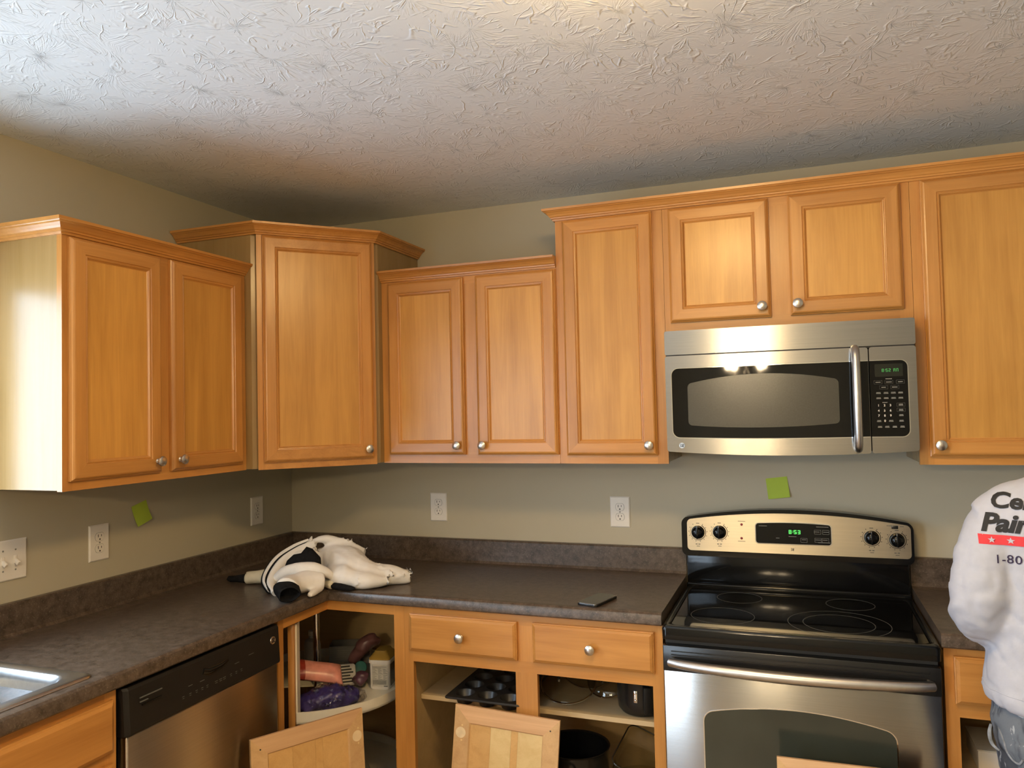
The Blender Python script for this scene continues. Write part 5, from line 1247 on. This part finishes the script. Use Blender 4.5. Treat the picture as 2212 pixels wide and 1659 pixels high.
dn = plain('denim_edge', (0.20, 0.22, 0.25), 0.8, var=0.4, scale=60)
seam('side_seam', [(2.712, -0.85, 0.80), (2.708, -0.85, 0.72), (2.714, -0.85, 0.60), (2.722, -0.85, 0.40), (2.728, -0.85, 0.10)], 0.0016, dn)
seam('pocket_edge', [(2.655, -0.85, 0.785), (2.660, -0.85, 0.762), (2.664, -0.85, 0.742), (2.673, -0.85, 0.726), (2.684, -0.85, 0.722), (2.690, -0.85, 0.735)], 0.0026, dn, 0.001)
mk('pocket_flap', *tube(smoothpath([(2.640, -0.875, 0.790), (2.636, -0.875, 0.768), (2.640, -0.878, 0.745), (2.652, -0.890, 0.735)], 4), lerp([0.003, 0.0045, 0.004, 0.002], 13), 8, True, 0.6), dn, je, smooth=True)
mk('belt_loop', *xf(bx(-0.006, 0.006, -0.022, 0.022, 0, 0.003), frame(onbody(jt, [(2.712, -0.85, 0.803)], 0.001)[0], (1, 0, 0), (0, 0, 1))), dn, je, bev=0.001)
seam('back_pocket', [(2.742, -0.85, 0.775), (2.740, -0.85, 0.69), (2.775, -0.85, 0.665), (2.812, -0.85, 0.69), (2.814, -0.85, 0.775), (2.742, -0.85, 0.775)], 0.0014, dn)
# body: one continuous skin under the clothes, with head, neck, hands
skel = [((BXc, -0.84, 0.90), (0.13, 0.085)), ((BXc, -0.845, 1.10), (0.12, 0.085)), ((BXc, -0.848, 1.27), (0.12, 0.075)), ((BXc, -0.835, 1.385), (0.055, 0.055)), ((BXc, -0.815, 1.437), (0.056, 0.056)), ((BXc+0.004, -0.790, 1.492), (0.072, 0.085)), ((BXc+0.006, -0.785, 1.552), (0.074, 0.090)), ((BXc+0.006, -0.795, 1.608), (0.045, 0.055))]
SV = [p for p, _ in skel]; SR = [r for _, r in skel]; SE = [(i, i+1) for i in range(len(skel)-1)]
for s in (1, -1):
    X = lambda x: BXc + s*(x-BXc)
    chain = [((X(2.690), -0.848, 1.265), 0.050), ((X(2.640), -0.868, 1.090), 0.040), ((X(2.640), -0.845, 1.050), 0.038), ((X(2.735), -0.640, 1.000), 0.028), ((X(2.760), -0.595, 0.998), 0.026), ((X(2.772), -0.570, 0.994), 0.030)]
    b0 = len(SV)
    for i, (p, r) in enumerate(chain):
        SV.append(p); SR.append((r, r*0.8) if i > 3 else (r, r)); SE.append((2 if i == 0 else b0+i-1, b0+i))
    palm = b0+5
    for f_ in range(4):
        off = (f_-1.5)*0.019*s; L_ = [0.036, 0.042, 0.040, 0.031][f_]
        base = Vector((X(2.780)+off*0.85, -0.548+off*0.35*s, 0.990)); prev = palm
        for j, (dl, dz) in enumerate([(0.0, 0.0), (0.9, -0.010), (1.6, -0.024), (2.1, -0.040)]):
            SV.append((base.x+s*0.42*dl*L_, base.y+0.85*dl*L_, base.z+dz)); SR.append((0.0095-0.0012*j,)*2); SE.append((prev, len(SV)-1)); prev = len(SV)-1
    prev = b0+4
    for dx, dy, dz, r in [(0.032, 0.012, -0.006, 0.012), (0.050, 0.040, -0.016, 0.0105), (0.056, 0.064, -0.026, 0.009)]:
        SV.append((X(2.760)+s*dx, -0.595+dy, 0.998+dz)); SR.append((r, r)); SE.append((prev, len(SV)-1)); prev = len(SV)-1
    prev = 0
    for p, r in [((X(2.760), -0.842, 0.80), 0.075), ((X(2.762), -0.838, 0.47), 0.050), ((X(2.765), -0.845, 0.09), 0.036), ((X(2.762), -0.800, 0.045), 0.034), ((X(2.758), -0.720, 0.036), 0.030)]:
        SV.append(p); SR.append((r, r)); SE.append((prev, len(SV)-1)); prev = len(SV)-1
me = bpy.data.meshes.new('tmp'); me.from_pydata(SV, SE, [])
o = bpy.data.objects.new('tmp', me); COL.objects.link(o)
o.modifiers.new('skin', 'SKIN'); ss = o.modifiers.new('sub', 'SUBSURF'); ss.levels = 2; ss.render_levels = 2
for i, sv in enumerate(me.skin_vertices[0].data): sv.radius = SR[i]; sv.use_root = (i == 0)
dg = bpy.context.evaluated_depsgraph_get(); dg.update()
bme = bpy.data.meshes.new_from_object(o.evaluated_get(dg)); bpy.data.objects.remove(o)
bme.name = 'body'; bme.polygons.foreach_set('use_smooth', [True]*len(bme.polygons)); bme.materials.clear(); bme.materials.append(M['skin'])
bo_ = bpy.data.objects.new('body', bme); COL.objects.link(bo_); adopt(bo_, pr)
hx, hy, hz0 = BXc+0.006, -0.787, 1.538
def ellipsoid(c, r, n=16, m=10, z0=-1.0, z1=1.0):
    P = []
    for i in range(m+1):
        h = z0+(z1-z0)*i/m; q = math.sqrt(max(1-h*h, 1e-4)); P.append((q, h))
    v, f = lathe(P, n); return [(c[0]+x*r[0], c[1]+y*r[1], c[2]+z*r[2]) for x, y, z in v], f
mk('hair', *ellipsoid((hx, hy-0.020, hz0+0.016), (0.084, 0.094, 0.090), 24, 14, -0.62, 0.999), M['hair'], pr, smooth=True)
mk('nose', *tube([(hx, hy+0.086, hz0+0.004), (hx, hy+0.098, hz0-0.018), (hx, hy+0.107, hz0-0.032), (hx, hy+0.090, hz0-0.040)], [0.006, 0.009, 0.012, 0.008], 10), M['skin'], pr, smooth=True)
for s in (1, -1):
    mk('ear', *ellipsoid((hx+s*0.080, hy-0.005, hz0-0.010), (0.010, 0.020, 0.030), 12, 8), M['skin'], pr, smooth=True)
    ey = mk('eye', *ellipsoid((hx+s*0.031, hy+0.077, hz0+0.000), (0.013, 0.012, 0.009), 12, 8), M['white'], pr, smooth=True)
    mk('iris', *ellipsoid((hx+s*0.031, hy+0.087, hz0-0.001), (0.0055, 0.0035, 0.0055), 10, 6), M['hair'], ey, smooth=True)
mk('mouth', *tube([(hx-0.024, hy+0.080, hz0-0.064), (hx, hy+0.088, hz0-0.062), (hx+0.024, hy+0.080, hz0-0.064)], [0.003, 0.006, 0.003], 8, True, 0.8), plain('lips', (0.42, 0.18, 0.15), 0.5), pr, smooth=True)
for s in (1, -1):
    X = lambda x: BXc + s*(x-BXc)
    shoe = blob('shoe', [(X(2.765), -0.875, 0.045), (X(2.763), -0.800, 0.046), (X(2.758), -0.700, 0.038), (X(2.755), -0.660, 0.034)], [0.044, 0.050, 0.046, 0.026], M['shoe'], pr, vox=0.008, amp=0.001, zmin=0.003)
